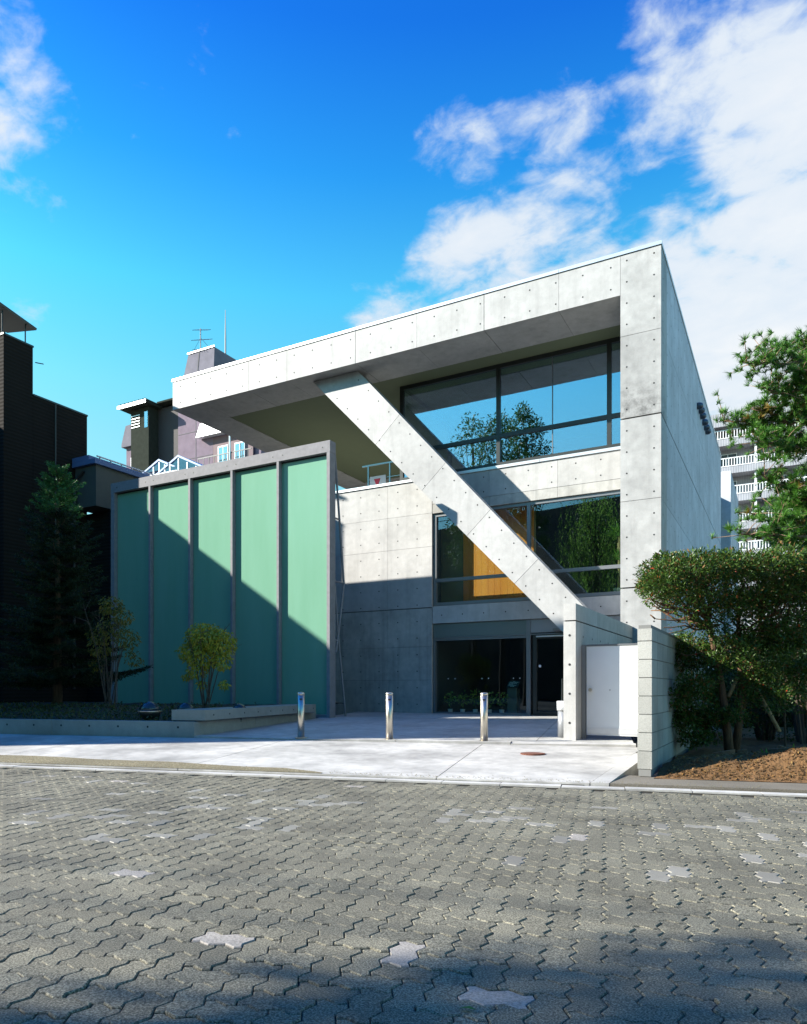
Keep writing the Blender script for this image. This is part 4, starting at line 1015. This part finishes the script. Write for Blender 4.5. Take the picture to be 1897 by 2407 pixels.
# pine on the right
def pine():
    base = atD(2060, 1700, 13.0)
    t = thing('pine_tree', (base.x,base.y,.2), 'bright green pine with long needle tufts leaning in from the right', 'tree')
    at = lambda x, y, D=13.0: np.array(atD(x, y, D))
    mb = MB()
    mb.tube([(base.x,base.y,.1), at(2050,1400), at(2030,1150), at(2010,950), at(2015,820)], [.2,.17,.14,.09,.04], 10)
    # boughs given by their tips, each hung with needle tufts
    boughs = [((2020,900),(1745,850),.05),((2020,880),(1845,822),.045),((2020,960),(1790,905),.05),((2020,930),(1880,870),.05),((2030,1040),(1700,990),.06),((2030,1020),(1760,960),.05),((2030,1060),(1780,1035),.05),((2030,1000),(1860,930),.05),
              ((2040,1220),(1790,1115),.03),((2045,1200),(1850,1150),.05),((2045,1260),(1760,1205),.06),((2050,1280),(1740,1255),.05),((2050,1250),(1850,1180),.05),((2050,1300),(1800,1270),.05),((2020,940),(1920,840),.05),((2040,1240),(1880,1200),.05)]
    T = []
    for bi, (a, b, r) in enumerate(boughs):
        Da, Db = 13.0, 13.0 + RN.uniform(-.9,.7)
        pts = limb(mb, at(*a,Da), at(*b,Db), r, .012, .10, 7, 8)
        for q in range(62):
            s = .22 + .75*RN.random(); i = min(7, int(s*8)); c = pts[i] + (pts[i+1]-pts[i])*RN.random()
            e = c + RN.normal(0,.26,3)*[1,1,.62] + [0,0,.05]
            mb.tube([c, (c+e)/2+[0,0,.03], e], [.010,.007,.004], 4)
            T.append(e)
            for k in range(2): T.append(c*(.3+.3*k)+e*(.7-.3*k) + RN.normal(0,.05,3))
        T.append(pts[-1]); T.append(pts[-2])
    V, F, MIx = [], [], []
    for c in T:
        ax = nrm(RN.normal(0,.6,3)+[0,0,.8]); n = 58; d = RN.normal(0,1,(n,3)); d /= np.linalg.norm(d,axis=1,keepdims=True); d = d + ax*1.15; d /= np.linalg.norm(d,axis=1,keepdims=True)
        l = RN.uniform(.07,.13,(n,1)); s = np.cross(d, RN.normal(0,1,(n,3))); s /= np.linalg.norm(s,axis=1,keepdims=True); p = c + d*RN.uniform(-.03,.05,(n,1)); b = len(V)*3
        V.append(np.stack([p-s*.0048, p+s*.0048, p+d*l], 1)); MIx += [1 if RN.random() < .05 else 0]*n
    V = np.concatenate(V).reshape(-1,3); F = np.arange(len(V)).reshape(-1,3)
    obj('trunk', mb, bark('pine_bark',(.14,.09,.05),(.36,.24,.15)), t, smooth=True)
    soup('crown', V, F, [leafmat('pine_needle',(.03,.115,.015),(.11,.26,.03),.4), leafmat('pine_needle_old',(.2,.14,.02),(.28,.2,.04))], t, MIx)
pine()

# darker bushes behind the clipped tree
def bush(px, py, D, r, n, label, c1, c2, lsz=.06):
    c = np.array(atD(px, py, D)); t = thing('background_bush', (c[0], c[1], .15), label, 'bush', 'garden bushes behind the clipped tree')
    mb = MB(); P, Dd = [], []
    for k in range(14):
        o = RN.normal(0,.5,3)*np.array(r); q = c+o; q[2] = max(q[2], .4); mb.tube([(c[0]+o[0]*.2,c[1]+o[1]*.2,.1), (c*.5+q*.5), q], [.03,.02,.008], 5)
        p, d = ellips_points(q, np.array(r)*.5, n//14, .3); P.append(p); Dd.append(d)
    P = np.concatenate(P); Dd = np.concatenate(Dd); P[:,2] = np.maximum(P[:,2], .15)
    V, F = leaves_np(P, Dd+RN.normal(0,.7,P.shape), RN.normal(0,.7,P.shape)+[0,0,.6], RN.uniform(.6,1.2,len(P))*lsz, RN.uniform(.3,.5,len(P))*lsz)
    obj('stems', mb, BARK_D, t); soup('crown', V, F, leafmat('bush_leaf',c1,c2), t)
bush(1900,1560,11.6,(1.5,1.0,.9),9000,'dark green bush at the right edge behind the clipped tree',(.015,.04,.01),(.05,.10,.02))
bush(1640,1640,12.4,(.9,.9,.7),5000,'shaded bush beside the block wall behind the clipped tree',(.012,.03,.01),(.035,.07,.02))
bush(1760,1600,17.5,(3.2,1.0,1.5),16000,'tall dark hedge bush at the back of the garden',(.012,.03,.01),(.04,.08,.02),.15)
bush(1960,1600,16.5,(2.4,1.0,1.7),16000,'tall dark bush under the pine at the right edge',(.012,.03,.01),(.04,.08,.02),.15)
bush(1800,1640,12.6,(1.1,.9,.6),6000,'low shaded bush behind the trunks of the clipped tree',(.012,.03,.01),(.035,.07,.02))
# weeds and stones on the mound
wlab = ['beside the left trunk','right of the trunks','in the middle of the mound','near the right edge','at the far right edge']
for q, (px, py) in enumerate(((1705,1768),(1800,1762),(1862,1770),(1885,1768),(1893,1778))):
    p = atD(px, py, 8.55 if q else 8.7); z = mound(p.x, fw(p.x,p.y)[1])
    t = thing('weed', (p.x,p.y,z), 'small bright green weed on the earth mound, ' + wlab[q], 'weed', 'weeds on the earth mound')
    P = np.tile([p.x,p.y,z+.0], (16,1)); D = RN.normal(0,1,(16,3)); D[:,2] = abs(D[:,2])*.9+.35
    V, F = leaves_np(P, D, RN.normal(0,.3,(16,3))+[0,0,1], RN.uniform(.10,.19,16), RN.uniform(.035,.055,16))
    soup('leaves', V, F, leafmat('weed_leaf',(.07,.2,.02),(.2,.34,.06)) if q == 0 else bpy.data.materials['weed_leaf'], t)
SLATE = simple('rust_stone', (.24,.11,.05), .85, bump=.6, bscale=30, var=.3, vscale=12, objvar=.3)
slab_lab = ['flat on the front of the mound','standing on edge in the middle','leaning behind the upright one','largest flat one at the right','small one at the right','dark one at the far right edge','thin pale one near the weeds','half buried near the left']
for q, (px, py, wd, ht, rz) in enumerate(((1700,1793,.13,.035,.2),(1745,1787,.06,.08,.5),(1722,1783,.10,.03,-.3),(1830,1790,.16,.03,.1),(1838,1800,.05,.05,.8),(1890,1798,.09,.04,.3),(1828,1770,.09,.02,.5),(1690,1786,.07,.03,1.2))):
    p = atD(px, py, 8.45 - .25*(py>1788)); z = mound(p.x, fw(p.x,p.y)[1]) + .01
    mb = MB(); n = 7; a = [2*math.pi*k/n for k in range(n)]; rr = [wd*RN.uniform(.7,1.1) for _ in a]
    mb.prism([(p.x+r*math.cos(t+rz), p.y+.6*r*math.sin(t+rz)) for t, r in zip(a, rr)], z-.06, lambda x,y: z+ht*1.5+.02+.25*(x-p.x)*math.sin(rz*5))
    o = tag(obj('rust_stone', mb, SLATE, org=(p.x,p.y,z)), 'rust-brown broken stone on the earth mound, ' + slab_lab[q], 'stone', 'broken stones on the earth mound')
PL, DL = [], []
for q in range(900):
    X = RN.uniform(-1.15, 2.4); w = 8.12 + abs(RN.normal(0, .45)); x, y = wl(X, w); PL.append((x, y, mound(X, w) + .012)); DL.append((RN.normal(), RN.normal(), RN.normal(0,.25)))
V, F = leaves_np(PL, DL, RN.normal(0,.35,(900,3))+[0,0,1], RN.uniform(.02,.06,900), RN.uniform(.012,.03,900))
tag(soup('leaf_litter', V, F, leafmat('dead_leaf',(.16,.07,.02),(.38,.24,.08)), kind='stuff'), 'scattered dead brown leaves on the earth mound')
wh = thing('stub_stake', atD(1844,1690,9.6), 'short stake with a pale cross piece among the dark bushes', 'stake')
obj('stake', MB().tube([atD(1846,1770,9.6), atD(1843,1655,9.6)], .014, 6), BARK_D, wh); obj('cross_piece', MB().tube([atD(1834,1656,9.58), atD(1852,1655,9.58)], .012, 6), bpy.data.materials['bamboo'], wh)

# trees across the street (seen mirrored in the glazing; they shade the near paving)
def street_tree(loc, z0, H, r, n, label, lsz, weep=False, c=((.03,.08,.015),(.08,.15,.03)), seed=1):
    R2 = np.random.default_rng(seed); t = thing('street_tree' if not weep else 'weeping_willow', loc, label, 'tree'); B = np.array(loc); mb = MB()
    mb.tube([B, B+[.1,0,H*.4], B+[0,.1,H*.9]], [.22,.15,.03], 9); P, D = [], []
    for k in range(34):
        z = z0 + (H-z0)*((k+.5)/34); f = (z-z0)/(H-z0); rad = r*math.sin(math.pi*min(.97,(.12+.85*f)))**.7
        a = k*2.4; tip = B + [math.cos(a)*rad*R2.uniform(.5,1), math.sin(a)*rad*R2.uniform(.5,1), z-B[2]]
        st = B + [0,0,max(1.5,(z-B[2])*.72)]; mb.tube([st, st*.5+tip*.5+[0,0,-.1], tip], [.05,.03,.01], 5)
        m = n//34
        if weep:
            for q in range(m//16):
                h = tip + R2.normal(0,.45,3); ln = R2.uniform(1.5,4.0)
                for s in np.linspace(0,1,16): P.append(h+[R2.normal(0,.05),R2.normal(0,.05),-ln*s]); D.append([R2.normal(0,.3),R2.normal(0,.3),-1])
        else:
            for q in range(m):
                d = nrm(R2.normal(0,1,3)); P.append(tip + d*R2.uniform(.2,1)*r*.34); D.append(d+R2.normal(0,.6,3)+[0,0,-.3])
    n2 = len(P); V, F = leaves_np(np.array(P), np.array(D), R2.normal(0,1,(n2,3)), R2.uniform(.7,1.3,n2)*lsz, R2.uniform(.3,.45,n2)*lsz)
    obj('trunk', mb, BARK_D, t); soup('crown', V, F, leafmat(t.name+'_leaf', *c, .5, .65 if weep else .3), t)
street_tree((-13.7,-6.4,0), 6.6, 17.8, 1.7, 7000, 'tall leafy street tree mirrored densely in the upper window', .22, seed=3)
street_tree((-19.0,-11.0,0), 9.5, 19.6, 2.3, 4400, 'thin open street tree mirrored at the left of the upper window', .22, seed=5)
street_tree((-16.3,-9.2,0), 8.0, 18.6, 2.4, 7500, 'middle street tree mirrored low between the other two crowns', .22, seed=6)
street_tree((-10.3,-9.5,0), 8.5, 13.6, 2.0, 7600, 'weeping willow mirrored in the middle window', .17, True, ((.10,.24,.03),(.28,.42,.08)), seed=8)

# ------------------------------------------------------------------ neighbouring buildings
BROWN = simple('brown_tile', (0.085,0.062,0.05), .8, var=.15, vscale=2, bump=.2)
m_ = BROWN.node_tree; 
def siding(name, col, sx, sz, depth=.25, vert=True):
    m, t, b = mat(name); L = t.links.new; geo = N(t,'ShaderNodeNewGeometry'); sep = N(t,'ShaderNodeSeparateXYZ'); L(geo.outputs['Position'], sep.inputs[0])
    w = N(t,'ShaderNodeTexWave', wave_type='BANDS', bands_direction='X' if vert else 'Z', wave_profile='TRI', inp={'Scale': sx, 'Distortion': .1}); L(geo.outputs['Position'], w.inputs['Vector'])
    nz = N(t,'ShaderNodeTexNoise', inp={'Scale': .8, 'Detail': 6.0}); L(geo.outputs['Position'], nz.inputs['Vector'])
    a = N(t,'ShaderNodeMapRange', inp={'To Min': 1-depth, 'To Max': 1.0}); L(w.outputs['Fac'], a.inputs['Value'])
    c = N(t,'ShaderNodeMapRange', inp={'From Min': .3,'From Max': .7,'To Min': .88,'To Max': 1.1}); L(nz.outputs['Fac'], c.inputs['Value'])
    mu = N(t,'ShaderNodeMath', operation='MULTIPLY'); L(a.outputs[0], mu.inputs[0]); L(c.outputs[0], mu.inputs[1])
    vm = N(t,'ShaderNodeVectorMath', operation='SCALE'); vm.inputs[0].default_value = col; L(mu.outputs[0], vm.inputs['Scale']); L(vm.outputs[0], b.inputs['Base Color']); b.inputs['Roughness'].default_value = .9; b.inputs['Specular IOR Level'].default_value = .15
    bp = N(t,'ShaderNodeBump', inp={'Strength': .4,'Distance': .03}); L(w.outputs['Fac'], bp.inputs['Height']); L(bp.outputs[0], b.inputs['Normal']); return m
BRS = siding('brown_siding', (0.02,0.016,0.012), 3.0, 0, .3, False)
t = thing('brown_building', (-21.5, 13.5, 0), 'dark brown building with a tall shaft at the left edge', 'building')
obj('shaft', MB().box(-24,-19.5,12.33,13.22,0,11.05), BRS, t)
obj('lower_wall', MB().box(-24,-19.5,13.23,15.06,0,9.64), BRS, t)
obj('parapet_cap', MB().box(-24.02,-19.48,13.235,15.08,9.642,9.69), FRAME, t)
obj('shaft_cap', MB().box(-24.02,-19.48,12.31,13.24,11.052,11.10), FRAME, t)
obj('pipe', MB().tube([(-19.42,13.9,3),(-19.42,13.9,9.6)], .02, 6).tube([(-19.42,13.24,10.6),(-19.2,13.35,10.55)], .015, 5), FRAME, t)
t2 = thing('roof_panel_rack', (-21, 12.8, 11.1), 'dark tilted roof panels on thin posts atop the brown shaft', 'roof panels')
for k in range(2):
    obj('panel', MB().obox((-20.3-1.5*k, 12.80, 11.95+.28*k), (1,0,-.18), (0,1,-.22), (.18,.22,1), .72, .62, .03), FRAME, t2)
for x, y in ((-19.75,13.15),(-19.75,12.45),(-21.3,13.15),(-21.3,12.45),(-22.5,12.45)): obj('post', MB().tube([(x,y,11.1),(x,y,11.85+.2*(-19.75-x)*.9)], .02, 5), FRAME, t2)
# low neighbour with eave box
t = thing('low_annex_building', (-19,18,0), 'low dark building with a grey eave box and blue roof edge behind the spruce', 'building')
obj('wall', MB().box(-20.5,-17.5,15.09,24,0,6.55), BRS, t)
GRN = simple('eave_grey', (.07,.08,.07), .6, var=.1)
ev = obj('eave_box', MB().box(-19.45,-18.5,14.6,24,6.6,7.85), GRN, t)
BLUE = simple('roof_blue', (.10,.17,.33), .5, var=.05)
obj('roof_edge', MB().box(-19.47,-18.42,14.5,24.1,7.86,8.0).box(-19.47,-18.7,14.5,24.1,8.004,8.14), BLUE, ev)
gr = obj('snow_rail', MB().tube([(-18.46,14.6,8.1),(-18.46,24,8.1)], .025, 6), COPING, ev)
for k in range(24): obj('rail_bracket', MB().box(-18.48,-18.44,14.7+k*.4,14.72+k*.4,8.0,8.1), COPING, gr)
obj('downpipe', MB().tube([(-19.0,14.55,7.7),(-19.35,14.5,7.4),(-19.38,14.5,1)], .04, 8), FRAME, t)
# glazed gable roofs
t = thing('gabled_skylights', (-20, 24, 0), 'pair of small blue-framed glazed gable roofs behind the screen', 'building')
LB = simple('gable_blue', (.16,.27,.50), .5)
for (ax, ay, lx, ly, rx_, ry) in ((372,1078.6,333,1112,396,1090),(417.5,1069,358,1121,464,1089)):
    Yg = 26.0; A, Lf, Rt = onY(ax,ay,Yg), onY(lx,ly,Yg), onY(rx_,ry,Yg); zf = min(Lf.z, Rt.z)
    half = max(A.x-Lf.x, .5); slope = (A.z-Lf.z)/half; Rt = Vector((A.x+half, Yg, Lf.z))
    g_ = obj('gable_frame', MB().extrY([(Lf.x,Lf.z),(A.x,A.z),(Rt.x,Rt.z),(Rt.x-.18,Rt.z),(A.x,A.z-.18*slope-.02),(Lf.x+.18,Lf.z)], Yg, Yg+.12), LB, t)
    for k in range(1,6):
        x = Lf.x + 2*half*k/6; zt = A.z - abs(x-A.x)*slope - .16
        if zt > Lf.z+.05: obj('glazing_bar', MB().box(x-.035,x+.035,Yg+.03,Yg+.09,Lf.z-.2,zt), WHITE, g_)
    obj('pane', MB().extrY([(Lf.x+.2,Lf.z),(A.x,A.z-.2*slope),(Rt.x-.2,Rt.z)], Yg+.055, Yg+.065), GLASS_L, g_)
    obj('roof_slope', MB().extrY([(Lf.x,Lf.z),(A.x,A.z),(A.x,A.z-.05),(Lf.x,Lf.z-.05)], Yg+.125, Yg+7), BLUE, g_); obj('roof_slope', MB().extrY([(Rt.x,Rt.z),(A.x,A.z),(A.x,A.z-.05),(Rt.x,Rt.z-.05)], Yg+.125, Yg+7), BLUE, g_)
    obj('sill_beam', MB().box(Lf.x-.1,Rt.x+.1,Yg-.02,Yg+.14,Lf.z-.42,Lf.z-.2), WHITE, g_)
obj('base_wall', MB().box(-25.5,-18.6,26.15,33,0,8.3), GRN, t)

# mauve apartment block far behind
MAU = siding('mauve_siding', (.21,.165,.205), 1.2, 0, .2); MAUR = siding('mansard_metal', (.19,.18,.215), 1.6, 0, .25)
t = thing('mauve_apartment_block', (-95, 95, 0), 'mauve clad apartment block with mansard tower and dark stair shaft', 'building')
Yp = 90.0
tw = obj('tower_wall', MB().box(-92.9,-84.9,Yp,Yp+16,0,50.6), MAU, t)
for z in (36.0,40.5,45.0,49.6): obj('panel_joint', MB().box(-92.85,-84.95,Yp-.03,Yp-.005,z,z+.08), CORE, tw)
obj('panel_joint', MB().box(-88.8,-88.7,Yp-.031,Yp-.006,20,50.5), CORE, tw)
P8 = lambda a: a
mz = MB().add([(-92.9,Yp,50.62),(-84.9,Yp,50.62),(-84.9,Yp+16,50.62),(-92.9,Yp+16,50.62),(-91.1,Yp+.6,58.9),(-85.1,Yp+.6,58.9),(-85.1,Yp+15,58.9),(-91.1,Yp+15,58.9)], [(0,3,2,1),(4,5,6,7),(0,1,5,4),(1,2,6,5),(2,3,7,6),(3,0,4,7)])
mo = obj('mansard_roof', mz, MAUR, t); obj('roof_trim', MB().box(-91.2,-85.0,Yp+.45,Yp+.7,58.92,59.15), COPING, mo)
obj('seam', MB().add([(-89.0,Yp-.05,50.7),(-88.85,Yp-.05,50.7),(-88.45,Yp+.52,58.8),(-88.6,Yp+.52,58.8)], [(0,1,2,3)]), CORE, mo)
wg = obj('wing_wall', MB().box(-107,-93,Yp+1,Yp+14,0,45.4), MAU, t)
for (x, z) in ((-105.0,42.6),(-105.2,38.2),(-105.2,34.0)):
    w_ = obj('window', MB().box(x-.75,x+.75,Yp+.9,Yp+.995,z-.85,z+.85), WHITE, wg); obj('pane', MB().box(x-.6,x-.05,Yp+.86,Yp+.895,z-.7,z+.7).box(x+.05,x+.6,Yp+.86,Yp+.895,z-.7,z+.7), GLASS_U, w_)
obj('air_conditioner', MB().box(-102.9,-101.9,Yp+.4,Yp+.98,39.2,40.2), WHITE, wg)
obj('mansard_roof', MB().extrY([(-107.6,45.42),(-93,45.42),(-93,50.0),(-106.5,49.2),(-107.6,46.0)], Yp+.4, Yp+14), MAUR, t)
DK = simple('dark_mosaic', (.03,.035,.028), .95, spec=.05, var=.2, vscale=1.5)
sh = obj('stair_shaft', MB().box(-102.3,-97.9,Yp-2,Yp+.98,0,50.4), DK, t)
obj('stair_block', MB().box(-97.89,-93.0,Yp+.2,Yp+.98,0,50.6), simple('dark_recess',(.05,.045,.045),.8), t)
for k in range(5): obj('grid_bar', MB().box(-102.1,-100.0,Yp-2.1,Yp-2.02,47.2+k*.5,47.3+k*.5), COPING, sh)
obj('shaft_window', MB().box(-98.9,-98.1,Yp-2.06,Yp-2.01,46.8,49.6), GLASS_U, sh)
rf = obj('shaft_roof', MB().box(-104.0,-97.0,Yp-3.4,Yp+8,50.5,50.9), DK, t)
obj('roof_fascia', MB().box(-104.05,-97.0,Yp-3.5,Yp-3.42,50.4,50.95), COPING, rf)
for k in range(14): obj('roof_rib', MB().box(-103.9+k*.5,-103.7+k*.5,Yp-3.45,Yp+7,50.96,51.2), DK, rf)
obj('link_roof', MB().box(-97.0,-93.0,Yp-1,Yp+8,51.0,51.3), DK, t)
# balcony bay on the right of the tower
bb = obj('bay_wall', MB().box(-84.88,-75.0,Yp+5,Yp+16,0,46.0), MAU, t)
obj('bay_return', MB().box(-76.2,-75.0,Yp+.5,Yp+4.98,0,44.6), MAU, bb)
cp = obj('balcony_canopy', MB().extrY([(-87.6,43.4),(-76.0,43.4),(-76.0,45.6),(-86.6,45.6)], Yp-1.2, Yp-.1), COPING, t)
bs = obj('balcony_floor', MB().box(-87.0,-75.5,Yp-1.3,Yp-.1,36.2,37.2).box(-92.0,-87.2,Yp-1.0,Yp-.1,35.4,36.2), WHITE, t)
for k in range(10): obj('rail_bar', MB().box(-87.0+k*1.2,-86.93+k*1.2,Yp-1.3,Yp-1.2,37.2,39.6), FRAME, bs)
obj('rail_top', MB().box(-87.0,-75.5,Yp-1.3,Yp-1.2,39.6,39.75), FRAME, bs)
for x in (-82.6,-79.0):
    w_ = obj('balcony_window', MB().box(x-1.1,x+1.1,Yp-.09,Yp-.02,37.3,41.6), WHITE, t); obj('pane', MB().box(x-.95,x-.08,Yp-.13,Yp-.10,37.5,41.4).box(x+.08,x+.95,Yp-.13,Yp-.10,37.5,41.4), GLASS_U, w_)
obj('bay_front', MB().box(-84.85,-76.25,Yp+.0,Yp+.3,30,43.38), simple('bay_dark',(.16,.11,.12),.8), t)
obj('vent_pipe', MB().tube([(-79.9,Yp-1.4,36),(-79.9,Yp-1.4,45.8)], .14, 8), COPING, t)
an_ = thing('television_antenna', (-88.6, Yp+1, 58.9), 'spindly television antenna on the mauve tower roof', 'antenna')
STL = simple('antenna_metal', (.07,.09,.12), .5, .3)
base = onY(471, 822, Yp+1)
mast_z = onY(471, 775, Yp+1).z
obj('mast', MB().tube([(base.x,Yp+1,58.9),(base.x,Yp+1,mast_z+.2)], .09, 5), STL, an_)
for z, w_ in ((mast_z,1.6),(mast_z-1.7,2.0),(mast_z-3.4,1.6)):
    bm = obj('boom', MB().tube([(base.x-w_*.75,Yp+1,z+.25),(base.x+w_*1.1,Yp+1,z-.45)], .06, 5), STL, an_)
    for k in range(5):
        x = base.x - w_*.7 + k*w_*.42; zz_ = z+.25 - (x-base.x+w_*.75)/(w_*1.85)*.7; obj('element', MB().tube([(x,Yp+.2,zz_-.4),(x,Yp+1.8,zz_+.4)], .04, 4), STL, bm)
obj('stay', MB().tube([(base.x,Yp+1,mast_z-1.4),(base.x-2.2,Yp+1,58.9)], .03, 4).tube([(base.x,Yp+1,mast_z-1.4),(base.x+2.2,Yp+1,59.1)], .03, 4), STL, an_)
q1, q2 = onY(529.5, 729, Yp+8), onY(529.5, 860, Yp+8)
lr = thing('lightning_rod', (q1.x, Yp+8, 50), 'tall thin lightning rod beside the mauve tower', 'rod')
obj('pole', MB().tube([(q1.x,Yp+8,q2.z-6),(q1.x,Yp+8,(q1.z+q2.z)/2),(q1.x,Yp+8,q1.z)], [.16,.14,.05], 6), STL, lr)

# apartment block with balconies on the right
t = thing('balcony_apartment_block', (10, 80, 0), 'grey apartment block with rows of white balcony railings behind the pine', 'building')
GRY = siding('grey_siding', (.33,.34,.37), 1.4, 0, .15); Ya = 77.0; X0, X1 = -9.0, 26.0
wl_ = obj('wall', MB().box(X0,X1,Ya+1.6,Ya+14,0,26.9), GRY, t)
obj('roof_parapet', MB().box(X0-.2,X1,Ya-.3,Ya+14,26.95,28.25), GRY, t)
BDK = simple('window_dark', (.05,.05,.05), .3)  # plain dark tone of the window panes
for k in range(6):
    zf = 22.3 - 2.8*(k-1)
    s_l = obj('balcony_slab', MB().box(X0,X1,Ya,Ya+1.55,zf,zf+.66), GRY, t)
    rb = MB().box(X0,X1,Ya+.02,Ya+.10,zf+1.50,zf+1.58).box(X0,X1,Ya+.02,Ya+.10,zf+.72,zf+.79)
    x = X0
    while x < X1: rb.box(x,x+.07,Ya+.03,Ya+.09,zf+.79,zf+1.50); x += .25
    obj('railing', rb, WHITE, s_l)
    for x in (-2.6, 5.2, 13.0, 20.8):
        obj('partition', MB().box(x-.08,x+.12,Ya+.2,Ya+1.55,zf+.67,zf+2.78), WHITE, s_l)
        for dx, wd in ((-3.4,1.7),(1.6,1.7),(4.2,1.7)):
            f_ = obj('window', MB().box(x+dx,x+dx+wd,Ya+1.52,Ya+1.595,zf+.7,zf+2.4), WHITE, s_l)
            obj('pane', MB().box(x+dx+.08,x+dx+wd/2-.04,Ya+1.49,Ya+1.515,zf+.78,zf+2.32).box(x+dx+wd/2+.04,x+dx+wd-.08,Ya+1.49,Ya+1.515,zf+.78,zf+2.32), BDK, f_)
q1 = onY(1822, 808, Ya+4)
lr = thing('roof_mast', (q1.x, Ya+4, 28.2), 'thin vertical mast on the balcony apartment roof above the pine', 'mast')
obj('pole', MB().tube([(q1.x,Ya+4,28.2),(q1.x,Ya+4,q1.z)], [.10,.05], 6), STL, lr)

# house across the near left corner (its shadow falls on the planter and screen) and street front opposite
hs_ = thing('corner_house', (-30, 4, 0), 'plain neighbouring house beyond the left edge whose shadow crosses the screen', 'building')
XH = -23.5; ZH = 5.855 - .647*(XH+15.65)
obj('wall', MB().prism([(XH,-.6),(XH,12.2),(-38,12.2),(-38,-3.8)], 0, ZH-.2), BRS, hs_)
obj('stair_shaft', MB().box(XH-.85,XH+.004,-.62,4.6,0,14.9), BRS, hs_)  # added unseen block; height and thinness shaped to shade plaza and strut foot
obj('parapet', MB().prism([(XH+.0,-.6),(XH+.0,12.2),(-38,12.2),(-38,-3.8)], ZH-.198, ZH), FRAME, hs_)
obj('shadow_rail', MB().prism([(XH-1,-.8),(XH-1.2,-.8),(-38,-3.8),(-38,-3.6)], ZH+.45, ZH+.72), FRAME, hs_)  # unseen rail added to throw shadow stripes on the apron
for k in range(1,8): obj('rail_post', MB().box(XH-.15-k*2,XH-.05-k*2,-.55-k*.44,-.45-k*.44,ZH,ZH+.45), FRAME, hs_)
for y in (1,4,7):
    for z in (2,5,8): obj('window', MB().box(XH+.008,XH+.06,y-.6,y+.6,z-.7,z+.7), BDK, hs_)
ob = thing('opposite_building', (-25,-30,0), 'long dark building across the street mirrored in the lower windows', 'building')
obj('wall', MB().prism([fr(-75,-26), fr(14,-26), fr(14,-40), fr(-75,-40)], 0, 18.0), simple('opposite_wall',(.06,.058,.05),.85,var=.2,vscale=.6), ob)
for k in range(22):
    for z in (2.2,5.4,8.6,11.6):
        s0 = -72+k*3.9; obj('window', MB().prism([fr(s0,-25.95), fr(s0+1.8,-25.95), fr(s0+1.8,-25.99), fr(s0,-25.99)], z-.8, z+.8), BDK, ob)
# utility line on the far side of the street
for q, s in enumerate((-42, 18)):
    x, y = fr(s, -4.2); up = thing('utility_pole', (x,y,0), 'concrete utility pole on the far side of the street, ' + ('up the street to the left' if q == 0 else 'down the street to the right'), 'pole')
    obj('pole', MB().tube([(x,y,0),(x,y,14.5)], [.17,.11], 10), CON_OLD, up)
    obj('cross_arm', MB().obox((x,y,13.6),(-EY,EX,0),(EX,EY,0),(0,0,1),.9,.05,.05), FRAME, up)
for k, (dz, dw, lab) in enumerate(((14.3,0,'topmost'),(13.7,-.6,'middle'),(13.0,.2,'lowest'))):
    a, b = fr(-42,-4.2+dw), fr(18,-4.2+dw); pts = []
    for i in range(25):
        s = i/24; pts.append((a[0]*(1-s)+b[0]*s, a[1]*(1-s)+b[1]*s, dz - 1.0*4*s*(1-s)*.8))
    tag(obj('power_cable', MB().tube(pts, .02, 5), FRAME, org=(a[0],a[1],dz)), lab + ' overhead cable of the line across the street', 'cable')
